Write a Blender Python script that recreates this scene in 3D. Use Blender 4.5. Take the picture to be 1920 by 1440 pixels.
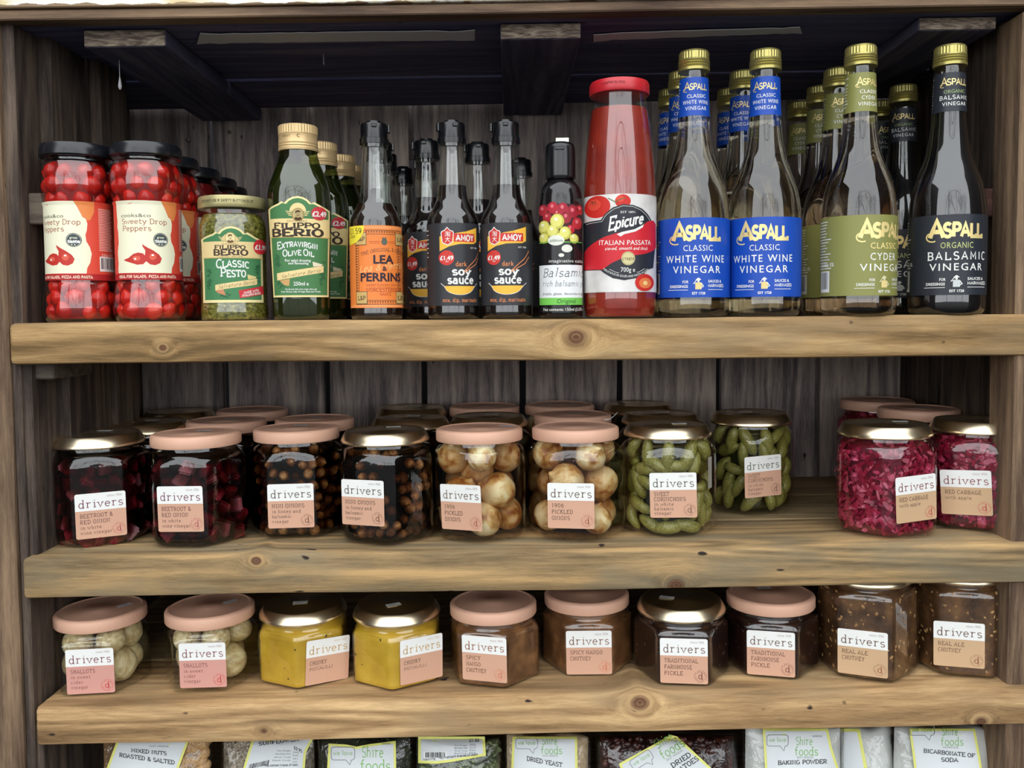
import bpy, bmesh, math, random
from math import pi, sin, cos, tan, asin, atan, sqrt, radians
from mathutils import Vector, Matrix
from mathutils.geometry import tessellate_polygon

for o in list(bpy.data.objects):
    bpy.data.objects.remove(o)
SC = bpy.context.scene
COL = SC.collection

# ------------------------------------------------------------------ camera
F = 1650.0            # focal length in pixels of the 1920 x 1440 frame
PY = 676.0            # row of the optical axis (the frame is cropped a little)
PITCH = radians(3.0)
ROLL = 0.0078
DIST = 0.83
CAM = Vector((0, -DIST, 0))
ROT = Matrix.Rotation(pi/2-PITCH, 3, 'X') @ Matrix.Rotation(-ROLL, 3, 'Z')
cd = bpy.data.cameras.new('camera')
cam = bpy.data.objects.new('camera', cd)
COL.objects.link(cam)
cam.matrix_world = Matrix.Translation(CAM) @ ROT.to_4x4()
cd.sensor_width = 36
cd.lens = F/1920*36
cd.shift_y = -(720-PY)/1920
cd.clip_start = 0.02
SC.camera = cam

# ------------------------------------------------------------------ light
SKY = 3.05
wd = bpy.data.worlds.new('overcast sky')
SC.world = wd
wd.use_nodes = True
bg = wd.node_tree.nodes['Background']
bg.inputs[0].default_value = (0.93, 0.97, 1.0, 1)
bg.inputs[1].default_value = SKY
SC.view_settings.view_transform = 'Standard'
SC.view_settings.look = 'None'
SC.view_settings.gamma = 1
SC.view_settings.exposure = 0.0
SC.view_settings.use_curve_mapping = False
cy = SC.cycles
cy.transparent_max_bounces = 32
cy.max_bounces = 10
cy.diffuse_bounces = 4
cy.glossy_bounces = 4
cy.transmission_bounces = 8
cy.sample_clamp_indirect = 6

def ray(px, py):
    return (ROT @ Vector(((px-960)/F, -(py-PY)/F, -1))).normalized()

def P(px, py, Y):
    d = ray(px, py)
    return CAM + d*((Y-CAM.y)/d.y)

# ------------------------------------------------------------------ helpers
def srgb(r, g, b):
    def f(c):
        c /= 255.0
        return c/12.92 if c <= 0.04045 else ((c+0.055)/1.055)**2.4
    return (f(r), f(g), f(b), 1.0)

MATS = {}
def nt(name):
    m = bpy.data.materials.new(name)
    m.use_nodes = True
    t = m.node_tree
    return m, t, t.nodes['Principled BSDF']

def flat(r, g, b, rough=0.55, metal=0.0, spec=0.4):
    k = ('f', r, g, b, rough, metal, spec)
    if k in MATS: return MATS[k]
    m, t, p = nt('print_%d_%d_%d' % (r, g, b))
    p.inputs['Base Color'].default_value = srgb(r, g, b)
    p.inputs['Roughness'].default_value = rough
    p.inputs['Metallic'].default_value = metal
    p.inputs['Specular IOR Level'].default_value = spec
    MATS[k] = m
    return m

def lnk(t, a, b): t.links.new(a, b)

def noisy(name, cols, scale=40, rough=0.5, detail=4, bump=0.0, spec=0.5, metal=0.0, stretch=(1,1,1), dist=0.0, sss=0.0):
    """procedural colour: noise through a ramp of colours"""
    if name in MATS: return MATS[name]
    m, t, p = nt(name)
    tc = t.nodes.new('ShaderNodeTexCoord')
    mp = t.nodes.new('ShaderNodeMapping')
    mp.inputs['Scale'].default_value = stretch
    n = t.nodes.new('ShaderNodeTexNoise')
    n.inputs['Scale'].default_value = scale
    n.inputs['Detail'].default_value = detail
    n.inputs['Distortion'].default_value = dist
    r = t.nodes.new('ShaderNodeValToRGB')
    el = r.color_ramp.elements
    while len(el) < len(cols): el.new(0.5)
    for i, (pos, c) in enumerate(cols):
        el[i].position = pos
        el[i].color = srgb(*c)
    oi = t.nodes.new('ShaderNodeObjectInfo')
    ad = t.nodes.new('ShaderNodeVectorMath'); ad.operation = 'ADD'
    lnk(t, tc.outputs['Object'], mp.inputs[0])
    lnk(t, mp.outputs[0], ad.inputs[0])
    lnk(t, oi.outputs['Random'], ad.inputs[1])
    lnk(t, ad.outputs[0], n.inputs['Vector'])
    lnk(t, n.outputs['Fac'], r.inputs[0])
    lnk(t, r.outputs[0], p.inputs['Base Color'])
    p.inputs['Roughness'].default_value = rough
    p.inputs['Specular IOR Level'].default_value = spec
    p.inputs['Metallic'].default_value = metal
    if sss:
        p.inputs['Subsurface Weight'].default_value = sss
        p.inputs['Subsurface Scale'].default_value = 0.004
    if bump:
        b = t.nodes.new('ShaderNodeBump')
        b.inputs['Strength'].default_value = bump
        b.inputs['Distance'].default_value = 0.001
        lnk(t, n.outputs['Fac'], b.inputs['Height'])
        lnk(t, b.outputs[0], p.inputs['Normal'])
    MATS[name] = m
    return m

def glass(name, tint=(1, 1, 1), f0=0.05, rough=0.0, power=4.0, bump=0.0):
    """thin clear wall: lets light straight through, mirrors the surroundings by angle"""
    if name in MATS: return MATS[name]
    m = bpy.data.materials.new(name); m.use_nodes = True
    t = m.node_tree; t.nodes.clear()
    out = t.nodes.new('ShaderNodeOutputMaterial')
    mx = t.nodes.new('ShaderNodeMixShader')
    tr = t.nodes.new('ShaderNodeBsdfTransparent'); tr.inputs[0].default_value = (*tint, 1)
    gl = t.nodes.new('ShaderNodeBsdfGlossy'); gl.inputs['Roughness'].default_value = rough
    gl.inputs['Color'].default_value = (1, 1, 1, 1)
    lw = t.nodes.new('ShaderNodeLayerWeight'); lw.inputs[0].default_value = 0.5
    pw = t.nodes.new('ShaderNodeMath'); pw.operation = 'POWER'; pw.inputs[1].default_value = power
    ma = t.nodes.new('ShaderNodeMath'); ma.operation = 'MULTIPLY_ADD'
    ma.inputs[1].default_value = 0.75; ma.inputs[2].default_value = f0
    lnk(t, lw.outputs['Facing'], pw.inputs[0]); lnk(t, pw.outputs[0], ma.inputs[0])
    lnk(t, ma.outputs[0], mx.inputs[0]); lnk(t, tr.outputs[0], mx.inputs[1]); lnk(t, gl.outputs[0], mx.inputs[2])
    lnk(t, mx.outputs[0], out.inputs[0])
    if bump:
        tc = t.nodes.new('ShaderNodeTexCoord')
        n = t.nodes.new('ShaderNodeTexNoise'); n.inputs['Scale'].default_value = 55; n.inputs['Detail'].default_value = 2
        n.inputs['Distortion'].default_value = 1.5
        b = t.nodes.new('ShaderNodeBump'); b.inputs['Strength'].default_value = bump; b.inputs['Distance'].default_value = 0.004
        lnk(t, tc.outputs['Object'], n.inputs['Vector']); lnk(t, n.outputs['Fac'], b.inputs['Height'])
        lnk(t, b.outputs[0], gl.inputs['Normal'])
    MATS[name] = m
    return m

def liquid(name, color, density, refract=False, ior=1.2):
    """absorbing liquid"""
    if name in MATS: return MATS[name]
    m = bpy.data.materials.new(name); m.use_nodes = True
    t = m.node_tree; t.nodes.clear()
    out = t.nodes.new('ShaderNodeOutputMaterial')
    if refract:
        s = t.nodes.new('ShaderNodeBsdfRefraction'); s.inputs['IOR'].default_value = ior
        s.inputs['Roughness'].default_value = 0.0; s.inputs['Color'].default_value = (1, 1, 1, 1)
    else:
        s = t.nodes.new('ShaderNodeBsdfTransparent')
    v = t.nodes.new('ShaderNodeVolumeAbsorption')
    v.inputs['Color'].default_value = (*color, 1)
    v.inputs['Density'].default_value = density
    lnk(t, s.outputs[0], out.inputs['Surface']); lnk(t, v.outputs[0], out.inputs['Volume'])
    MATS[name] = m
    return m

def wood(name, dark, base, light, axis='X', scale=1.0, rough=0.75, knots=(), streak=0.5, fine=0.35, bump=0.35, blotch=None, spec=0.25):
    """sawn timber: stretched grain, cathedral rings, blotches, knots (x, z, r in metres)"""
    if name in MATS: return MATS[name]
    m, t, p = nt(name)
    N = t.nodes.new
    tc = N('ShaderNodeTexCoord'); oi = N('ShaderNodeObjectInfo')
    off = N('ShaderNodeVectorMath'); off.operation = 'SCALE'
    cmb = N('ShaderNodeCombineXYZ')
    for i, k in enumerate((3.7, 5.1, 7.3)):
        mm = N('ShaderNodeMath'); mm.operation = 'MULTIPLY'; mm.inputs[1].default_value = k
        lnk(t, oi.outputs['Random'], mm.inputs[0]); lnk(t, mm.outputs[0], cmb.inputs[i])
    pos = N('ShaderNodeVectorMath'); pos.operation = 'ADD'
    vec = tc.outputs['Object']
    kmask = None
    sep = N('ShaderNodeSeparateXYZ'); lnk(t, tc.outputs['Object'], sep.inputs[0])
    for (kx, kz, kr) in knots:
        def m2(op, a, b=None, c=None):
            n = N('ShaderNodeMath'); n.operation = op
            for i, q in enumerate((a, b, c)):
                if q is None: continue
                if isinstance(q, (int, float)): n.inputs[i].default_value = q
                else: lnk(t, q, n.inputs[i])
            return n.outputs[0]
        dx = m2('SUBTRACT', sep.outputs['X' if axis == 'X' else 'Z'], kx)
        dz = m2('SUBTRACT', sep.outputs['Z' if axis == 'X' else 'X'], kz)
        d2 = m2('ADD', m2('POWER', m2('ABSOLUTE', m2('MULTIPLY', dx, 0.8)), 2.0), m2('POWER', m2('ABSOLUTE', dz), 2.0))
        d = m2('SQRT', d2)
        fall = m2('DIVIDE', kr*kr*2.2, m2('ADD', d2, kr*kr*0.8))
        sg = m2('MULTIPLY', fall, m2('MULTIPLY', dz, 1.0))
        c2 = N('ShaderNodeCombineXYZ')
        lnk(t, sg, c2.inputs['Z' if axis == 'X' else 'X'])
        lnk(t, m2('MULTIPLY', fall, 0.02), c2.inputs['Y'])
        sb = N('ShaderNodeVectorMath'); sb.operation = 'SUBTRACT'
        lnk(t, vec, sb.inputs[0]); lnk(t, c2.outputs[0], sb.inputs[1])
        vec = sb.outputs[0]
        mr = N('ShaderNodeMapRange'); mr.inputs['From Min'].default_value = kr*0.75; mr.inputs['From Max'].default_value = kr*1.25
        mr.inputs['To Min'].default_value = 1; mr.inputs['To Max'].default_value = 0
        lnk(t, d, mr.inputs['Value'])
        ringv = m2('MULTIPLY_ADD', m2('SINE', m2('MULTIPLY', d, 2*pi/(kr*0.45))), 0.12, 0.78)
        mk = m2('MULTIPLY', mr.outputs[0], ringv)
        kmask = mk if kmask is None else m2('MAXIMUM', kmask, mk)
    lnk(t, vec, pos.inputs[0]); lnk(t, cmb.outputs[0], pos.inputs[1])
    S = {'X': (1, 14, 14), 'Z': (14, 14, 1), 'Y': (14, 1, 14)}[axis]
    def nz(sc, detail, dist, mult=(1, 1, 1), rgh=0.55):
        mp = N('ShaderNodeMapping'); mp.inputs['Scale'].default_value = tuple(a*b for a, b in zip(S, mult))
        lnk(t, pos.outputs[0], mp.inputs[0])
        n = N('ShaderNodeTexNoise'); n.inputs['Scale'].default_value = sc*scale; n.inputs['Detail'].default_value = detail
        n.inputs['Distortion'].default_value = dist; n.inputs['Roughness'].default_value = rgh
        lnk(t, mp.outputs[0], n.inputs['Vector'])
        return n.outputs['Fac']
    big = nz(2.2, 3, 0.6)
    # growth rings seen as contour lines of a slow noise
    sl = nz(1.1, 1.5, 0.3)
    mu = N('ShaderNodeMath'); mu.operation = 'MULTIPLY'; mu.inputs[1].default_value = 60.0
    lnk(t, sl, mu.inputs[0])
    si = N('ShaderNodeMath'); si.operation = 'SINE'; lnk(t, mu.outputs[0], si.inputs[0])
    fn0 = nz(26, 6, 0.3, mult=(1.6, 1.6, 1.6), rgh=0.75)
    md = nz(9, 4, 0.5)
    fa = N('ShaderNodeMath'); fa.operation = 'ADD'; lnk(t, fn0, fa.inputs[0]); lnk(t, md, fa.inputs[1])
    fh = N('ShaderNodeMath'); fh.operation = 'MULTIPLY'; fh.inputs[1].default_value = 0.5; lnk(t, fa.outputs[0], fh.inputs[0])
    fn = fh.outputs[0]
    # mix to value
    a = N('ShaderNodeMath'); a.operation = 'MULTIPLY_ADD'; a.inputs[1].default_value = streak*0.22
    lnk(t, si.outputs[0], a.inputs[0]); lnk(t, big, a.inputs[2])
    b = N('ShaderNodeMath'); b.operation = 'SUBTRACT'; b.inputs[1].default_value = 0.5; lnk(t, fn, b.inputs[0])
    c = N('ShaderNodeMath'); c.operation = 'MULTIPLY_ADD'; c.inputs[1].default_value = fine*3.4
    lnk(t, b.outputs[0], c.inputs[0]); lnk(t, a.outputs[0], c.inputs[2])
    rp = N('ShaderNodeValToRGB')
    el = rp.color_ramp.elements
    el[0].position = 0.25; el[0].color = srgb(*dark)
    el[1].position = 0.8; el[1].color = srgb(*light)
    e = el.new(0.5); e.color = srgb(*base)
    lnk(t, c.outputs[0], rp.inputs[0])
    colr = rp.outputs[0]
    if blotch:
        n = N('ShaderNodeTexNoise'); n.inputs['Scale'].default_value = 9; n.inputs['Detail'].default_value = 3
        mp = N('ShaderNodeMapping'); mp.inputs['Scale'].default_value = {'X': (1, 3, 3), 'Z': (3, 3, 1), 'Y': (3, 1, 3)}[axis]
        lnk(t, pos.outputs[0], mp.inputs[0]); lnk(t, mp.outputs[0], n.inputs['Vector'])
        r2 = N('ShaderNodeMapRange'); r2.inputs['From Min'].default_value = 0.45; r2.inputs['From Max'].default_value = 0.72
        r2.inputs['To Max'].default_value = 0.75
        lnk(t, n.outputs['Fac'], r2.inputs['Value'])
        mx = N('ShaderNodeMix'); mx.data_type = 'RGBA'
        lnk(t, r2.outputs[0], mx.inputs['Factor']); lnk(t, colr, mx.inputs['A']); mx.inputs['B'].default_value = srgb(*blotch)
        colr = mx.outputs['Result']
    if kmask is not None:
        mx = N('ShaderNodeMix'); mx.data_type = 'RGBA'
        lnk(t, kmask, mx.inputs['Factor']); lnk(t, colr, mx.inputs['A']); mx.inputs['B'].default_value = srgb(88, 52, 38)
        colr = mx.outputs['Result']
    # small dark flecks
    vo = N('ShaderNodeTexNoise'); vo.inputs['Scale'].default_value = 90; vo.inputs['Detail'].default_value = 1
    mp = N('ShaderNodeMapping'); mp.inputs['Scale'].default_value = {'X': (0.5, 1, 1), 'Z': (1, 1, 0.5), 'Y': (1, .5, 1)}[axis]
    lnk(t, pos.outputs[0], mp.inputs[0]); lnk(t, mp.outputs[0], vo.inputs['Vector'])
    r3 = N('ShaderNodeMapRange'); r3.inputs['From Min'].default_value = 0.76; r3.inputs['From Max'].default_value = 0.80
    lnk(t, vo.outputs['Fac'], r3.inputs['Value'])
    mx = N('ShaderNodeMix'); mx.data_type = 'RGBA'
    lnk(t, r3.outputs[0], mx.inputs['Factor']); lnk(t, colr, mx.inputs['A']); mx.inputs['B'].default_value = srgb(45, 36, 32)
    lnk(t, mx.outputs['Result'], p.inputs['Base Color'])
    p.inputs['Roughness'].default_value = rough
    p.inputs['Specular IOR Level'].default_value = spec
    bu = N('ShaderNodeBump'); bu.inputs['Strength'].default_value = bump; bu.inputs['Distance'].default_value = 0.0015
    lnk(t, c.outputs[0], bu.inputs['Height']); lnk(t, bu.outputs[0], p.inputs['Normal'])
    MATS[name] = m
    return m

# ------------------------------------------------------------------ objects
def mesh(name, V, Fc, mats, parent=None, mi=None, smooth=False, kind=None, recalc=True):
    me = bpy.data.meshes.new(name)
    me.from_pydata([tuple(v) for v in V], [], Fc)
    if not isinstance(mats, (list, tuple)): mats = [mats]
    for m in mats: me.materials.append(m)
    if mi: me.polygons.foreach_set('material_index', mi)
    if recalc and len(Fc) < 60000:
        b = bmesh.new(); b.from_mesh(me); bmesh.ops.recalc_face_normals(b, faces=b.faces); b.to_mesh(me); b.free()
    if smooth:
        me.polygons.foreach_set('use_smooth', [True]*len(me.polygons))
    me.update()
    o = bpy.data.objects.new(name, me)
    COL.objects.link(o)
    if parent: o.parent = parent
    if kind: o['kind'] = kind
    return o

def inst(src, parent, loc=(0, 0, 0), rot=(0, 0, 0), scl=(1, 1, 1)):
    o = src.copy(); COL.objects.link(o)
    o.parent = parent; o.location = loc; o.rotation_euler = rot; o.scale = scl
    return o

def sharp(o, ang=35):
    me = o.data
    me.polygons.foreach_set('use_smooth', [True]*len(me.polygons))
    try: me.set_sharp_from_angle(angle=radians(ang))
    except Exception: pass
    return o

def thing(name, label, cat, loc=(0, 0, 0), rz=0.0, group=None, tilt=0.0):
    o = bpy.data.objects.new(name, None); COL.objects.link(o)
    o.location = loc; o.rotation_euler = (0, -tilt, rz); o.empty_display_size = 0.02
    o['label'] = label; o['category'] = cat
    if group: o['group'] = group
    return o

def tag(o, label=None, cat=None, group=None, kind=None):
    if label: o['label'] = label
    if cat: o['category'] = cat
    if group: o['group'] = group
    if kind: o['kind'] = kind
    return o

def tree(root, loc, rz=None, label=None, group=None, skip=()):
    def cp(o, par):
        c = o.copy(); COL.objects.link(c)
        c.parent = par
        for ch in o.children:
            if ch.name.split('.')[0] not in skip: cp(ch, c)
        return c
    r = cp(root, None)
    r.location = loc
    if rz is not None: r.rotation_euler = (root.rotation_euler[0], root.rotation_euler[1], rz)
    if label: r['label'] = label
    if group: r['group'] = group
    return r

def box(name, x0, x1, y0, y1, z0, z1, mat, parent=None, bev=0.0015, tx=0.0, wob=0.0, kind=None, seg=1, seed=0):
    """board; tx = slope of its height along x; wob = uneven edges"""
    b = bmesh.new()
    r = bmesh.ops.create_cube(b, size=1)
    bmesh.ops.scale(b, vec=(x1-x0, y1-y0, z1-z0), verts=b.verts)
    bmesh.ops.translate(b, vec=((x0+x1)/2, (y0+y1)/2, (z0+z1)/2), verts=b.verts)
    if bev:
        bmesh.ops.bevel(b, geom=list(b.edges), offset=min(bev, (x1-x0)*.3, (y1-y0)*.3, (z1-z0)*.3), segments=2 if bev > .002 else 1, affect='EDGES', profile=0.5)
    if seg > 1:
        L = x1-x0 > z1-z0
        for i in range(1, seg):
            q = i/seg
            co = (x0+(x1-x0)*q, 0, 0) if L else (0, 0, z0+(z1-z0)*q)
            no = (1, 0, 0) if L else (0, 0, 1)
            bmesh.ops.bisect_plane(b, geom=b.verts[:]+b.edges[:]+b.faces[:], plane_co=co, plane_no=no)
    rr = random.Random(seed+int(abs(x0)*1e4)+int(abs(z0)*1e4))
    ph = [rr.uniform(0, 6) for _ in range(4)]
    for v in b.verts:
        if tx: v.co.z += v.co.x*tx
        if wob:
            if x1-x0 > z1-z0:
                v.co.z += wob*(sin(v.co.x*9+ph[0])+.5*sin(v.co.x*31+ph[1]))*.5
                v.co.y += wob*sin(v.co.x*13+ph[2])*.4
            else:
                v.co.x += wob*(sin(v.co.z*14+ph[0])+.5*sin(v.co.z*37+ph[1]))*.5
                v.co.y += wob*sin(v.co.z*13+ph[2])*.4
    me = bpy.data.meshes.new(name); b.to_mesh(me); b.free()
    me.materials.append(mat)
    o = bpy.data.objects.new(name, me); COL.objects.link(o)
    if parent: o.parent = parent
    if kind: o['kind'] = kind
    if bev > .002: sharp(o, 40)
    return o

def smooth_profile(pts, sub=3):
    """Catmull-Rom through (r, z) points; a point given as (r, z, 1) stays a corner"""
    out = []
    n = len(pts)
    for i in range(n-1):
        p1 = pts[i]; p2 = pts[i+1]
        p0 = pts[i-1] if i > 0 and len(p1) < 3 else p1
        p3 = pts[i+2] if i+2 < n and len(p2) < 3 else p2
        for k in range(sub):
            t = k/sub
            q = []
            for j in (0, 1):
                a, b_, c, d = p0[j], p1[j], p2[j], p3[j]
                q.append(.5*((2*b_)+(-a+c)*t+(2*a-5*b_+4*c-d)*t*t+(-a+3*b_-3*c+d)*t**3))
            out.append((max(q[0], 0.0), q[1]))
    out.append((pts[-1][0], pts[-1][1]))
    return out

def lathe(name, prof, mat, parent=None, n=48, sec=None, s=1.0, smooth=True, cap0=True, cap1=True, flute=None, ang=None, kind=None):
    """revolve (r, z); sec(theta, z) multiplies r; s scales everything"""
    V = []; Fc = []
    for (r, z) in prof:
        for k in range(n):
            th = 2*pi*k/n
            q = r*(sec(th, z) if sec else 1.0)
            if flute: q += flute(k, z)
            V.append((q*sin(th)*s, -q*cos(th)*s, z*s))
    m = len(prof)
    for i in range(m-1):
        for k in range(n):
            a = i*n+k; b_ = i*n+(k+1) % n
            Fc.append((a, b_, b_+n, a+n))
    if cap0: Fc.append(tuple(range(n)))
    if cap1: Fc.append(tuple(range((m-1)*n, m*n)))
    o = mesh(name, V, Fc, mat, parent, smooth=smooth, kind=kind)
    if smooth: sharp(o, ang or 50)
    return o

def hexsec(a_over_r, p, z0=None, z1=None):
    """section factor of a rounded hexagon with flats towards -Y; becomes round between z0 and z1"""
    def f(th, z):
        q = 0.0
        for k in range(6):
            c = cos(th-k*pi/3)
            if c > 0: q += c**p
        h = a_over_r/(q**(1.0/p))
        if z0 is not None:
            t = min(1, max(0, (z-z0)/(z1-z0)))
            h = h*(1-t)+1.0*t
        return h
    return f
# ------------------------------------------------------------------ lettering
GL = {}
def _g(txt):
    for ln in txt.strip().split('\n'):
        ch, w, st, sf = (ln.split(';')+[''])[:4]
        GL[ch if ch != 'SEMI' else ';'] = (float(w), st, sf)
_g("""A;7;0,0 3.5,10 7,0|1.2,3.4 5.8,3.4;0,0 7,0
B;6.5;1,0 1,10|0,10 3.6,10 @3.6,7.6,2.4,2.4,90,-90 1,5.2|3.6,5.2 @3.6,2.6,2.8,2.6,90,-90 0,0
C;6.5;@3.6,5,3.4,5,45,315|6,8.5 6,10
D;7;1,0 1,10|0,10 3,10 @3,5,3.8,5,90,-90 0,0
E;6.3;1,0 1,10|0,10 6,10 6,8.2|1,5.2 4.2,5.2|4.2,6.2 4.2,4.2|0,0 6.3,0 6.3,2
F;6.3;1,0 1,10|0,10 6,10 6,8.2|1,5.2 4.2,5.2|4.2,6.2 4.2,4.2;1,0
G;7;@3.6,5,3.4,5,48,330 6.4,4.5 4.2,4.5
H;7;1,0 1,10|6,0 6,10|1,5.2 6,5.2;1,0 6,0 1,10 6,10
I;3;1.5,0 1.5,10;1.5,0 1.5,10
J;5;4,10 4,2.5 @2.2,2.5,1.8,2.5,0,-170;4,10
K;6.8;1,0 1,10|6,10 1,4.5|2.6,6 6.4,0;1,0 1,10 6,10 6.2,0
L;6;1,0 1,10|0,0 6,0 6,2.2;1,10
M;8.5;1,0 1,10 4.2,3 7.5,10 7.5,0;1,0 7.5,0 1,10 7.5,10
N;7;1,0 1,10 6,0 6,10;1,0 1,10 6,10
O;7;@3.5,5,3.3,5,0,360
P;6.3;1,0 1,10|0,10 3.6,10 @3.6,7.4,2.6,2.6,90,-90 1,4.8;1,0
Q;7;@3.5,5,3.3,5,0,360|4,2.5 7,-0.8
R;6.8;1,0 1,10|0,10 3.6,10 @3.6,7.4,2.6,2.6,90,-90 1,4.8|3.4,4.8 6.2,0;1,0 6.2,0
S;6;@3.1,7.5,2.5,2.5,30,270 @3.1,2.5,2.7,2.5,90,-150
T;7;3.5,0 3.5,10|0,8 0,10 7,10 7,8;3.5,0
U;7;1,10 1,3.2 @3.5,3.2,2.5,3.2,180,360 6,10;1,10 6,10
V;7;0.3,10 3.5,0 6.7,10;0.3,10 6.7,10
W;9;0.3,10 2.3,0 4.5,7.5 6.7,0 8.7,10;0.3,10 8.7,10
X;7;0.5,0 6.5,10|0.5,10 6.5,0;0.5,0 6.5,0 0.5,10 6.5,10
Y;7;0.5,10 3.5,5 6.5,10|3.5,5 3.5,0;3.5,0 0.5,10 6.5,10
Z;6.5;0.5,8 0.5,10 6,10 0.3,0 6.3,0 6.3,2
a;6;0.9,5.5 @2.8,4.6,2,2,150,0 4.8,0 6,0|4.8,3.9 2.6,3.9 @2.4,1.95,1.9,1.95,90,270 3,0 4.8,1.4
b;6;1,0 1,10.5 0,10.5|@3.4,3.3,2.4,3.3,0,360
c;5.5;@3.1,3.3,2.6,3.3,42,318
d;6.5;3.9,10.5 5.2,10.5 5.2,0 6.4,0|@2.9,3.3,2.3,3.3,0,360
e;6;0.6,3.6 5.4,3.6 @3,3.3,2.4,3.3,5,320
f;5;2,0 2,8.5 @3.6,8.5,1.6,2,180,60|0.3,6.6 4.2,6.6;2,0
g;6.3;@2.9,3.5,2.3,3.1,0,360|6.3,6.6 5.2,6.6 5.2,-1 @2.9,-1,2.3,2,0,-150
h;6.4;0,10.5 1,10.5 1,0|1,4 @3.1,4.2,2.1,2.4,180,0 5.2,0;1,0 5.2,0
i;3.6;0.5,6.6 2,6.6 2,0|2,8.9 2,9.9;2,0
j;3.6;0.8,6.6 2.6,6.6 2.6,-1.4 @1.2,-1.4,1.4,1.6,0,-120|2.6,8.9 2.6,9.9
k;6;0,10.5 1,10.5 1,0|4.6,6.6 1,3|2.4,4.4 5,0;1,0 5,0 4.4,6.6
l;3.6;0.5,10.5 2,10.5 2,0;2,0
m;9.4;0,6.6 1,6.6 1,0|1,4.6 @2.9,4.6,1.9,2,180,0 4.8,0|4.8,4.6 @6.7,4.6,1.9,2,180,0 8.6,0;1,0 4.8,0 8.6,0
n;6.4;0,6.6 1,6.6 1,0|1,4.4 @3.1,4.4,2.1,2.2,180,0 5.2,0;1,0 5.2,0
o;6;@3,3.3,2.5,3.3,0,360
p;6.2;0,6.6 1,6.6 1,-3|@3.4,3.3,2.4,3.3,0,360;1,-3
q;6.2;5.2,6.6 5.2,-3|@2.9,3.3,2.3,3.3,0,360;5.2,-3
r;5.6;0,6.6 1.6,6.6 1.6,0|1.6,4.2 @3.8,4.3,2.2,2.3,180,50;1.6,0
s;5;@2.5,4.9,1.9,1.7,25,270 @2.5,1.65,2.1,1.65,90,-155
t;4.8;1.8,9.3 1.8,1.8 @3.2,1.8,1.4,1.8,180,320|0.2,6.6 4,6.6
u;6.2;0,6.6 1,6.6 1,2.2 @3.1,2.2,2.1,2.2,180,360 5.2,6.6 4.2,6.6|5.2,2.2 5.2,0 6.2,0
v;6;0.5,6.6 3,0 5.5,6.6;0.5,6.6 5.5,6.6
w;8.4;0.4,6.6 2.2,0 4.2,5 6.2,0 8,6.6;0.4,6.6 8,6.6
x;5.8;0.5,0 5.3,6.6|0.5,6.6 5.3,0;0.5,0 5.3,0 0.5,6.6 5.3,6.6
y;6;0.4,6.6 3.1,0|5.7,6.6 2.2,-2.6 0.4,-2.6;0.4,6.6 5.7,6.6
z;5.4;0.6,6.6 5,6.6 0.4,0 5,0
0;6.4;@3.2,5,2.7,5,0,360
1;4.5;0.8,8 2.6,10 2.6,0;2.6,0
2;6.2;@3,7.3,2.4,2.7,165,-20 0.5,0 5.8,0
3;6;@2.8,7.5,2.2,2.5,150,-90 @2.8,2.5,2.5,2.5,90,-150
4;6.4;4.5,0 4.5,10 0.4,3 6,3
5;6;5.2,10 1.2,10 0.9,5.6 @2.9,3.1,2.5,3.1,120,-150
6;6.3;4.8,9.6 @4.2,3.4,3.5,6.4,115,180 @3.2,3.1,2.5,3.1,180,-180
7;6;0.5,10 5.6,10 2.2,0
8;6;@3,7.5,2.1,2.4,0,360|@3,2.6,2.5,2.6,0,360
9;6.3;1.5,0.4 @2,6.6,3.7,6.4,-65,0 @3.1,6.9,2.5,3.1,0,360
&;7.5;7,4 @3.6,2.6,3,2.6,0,-180 4.2,6.2 @3.2,8.1,1.6,1.9,-40,220 7.2,0
.;2.4;1,0 1,1
,;2.4;1.2,1 0.6,-1.6
-;4.5;0.6,3.8 3.8,3.8
:;2.6;1.2,0.2 1.2,1.4|1.2,5 1.2,6.2
£;6.6;5.6,8.4 @3.7,7.8,1.9,2.2,30,180 1.8,0|0.4,0 6,0 6,1.5|0.5,4.6 4.4,4.6
%;8;@2,7.8,1.6,2.1,0,360|@6,2.2,1.6,2.1,0,360|6.6,10 1.4,0""")

def _strokes(ch):
    w, st, sf = GL[ch]
    out = []
    for seg in st.split('|'):
        pts = []
        for tk in seg.split():
            if tk[0] == '@':
                cx, cy_, rx, ry, a0, a1 = map(float, tk[1:].split(','))
                n = max(3, int(abs(a1-a0)/22))
                for i in range(n+1):
                    a = radians(a0+(a1-a0)*i/n)
                    pts.append((cx+rx*cos(a), cy_+ry*sin(a)))
            else:
                x, y = map(float, tk.split(',')); pts.append((x, y))
        q = [pts[0]]
        for p in pts[1:]:
            if abs(p[0]-q[-1][0])+abs(p[1]-q[-1][1]) > 0.05: q.append(p)
        out.append(q)
    ser = []
    v = sf.split()
    for k in v:
        x, y = map(float, k.split(',')); ser.append((x, y))
    return w, out, ser

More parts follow.
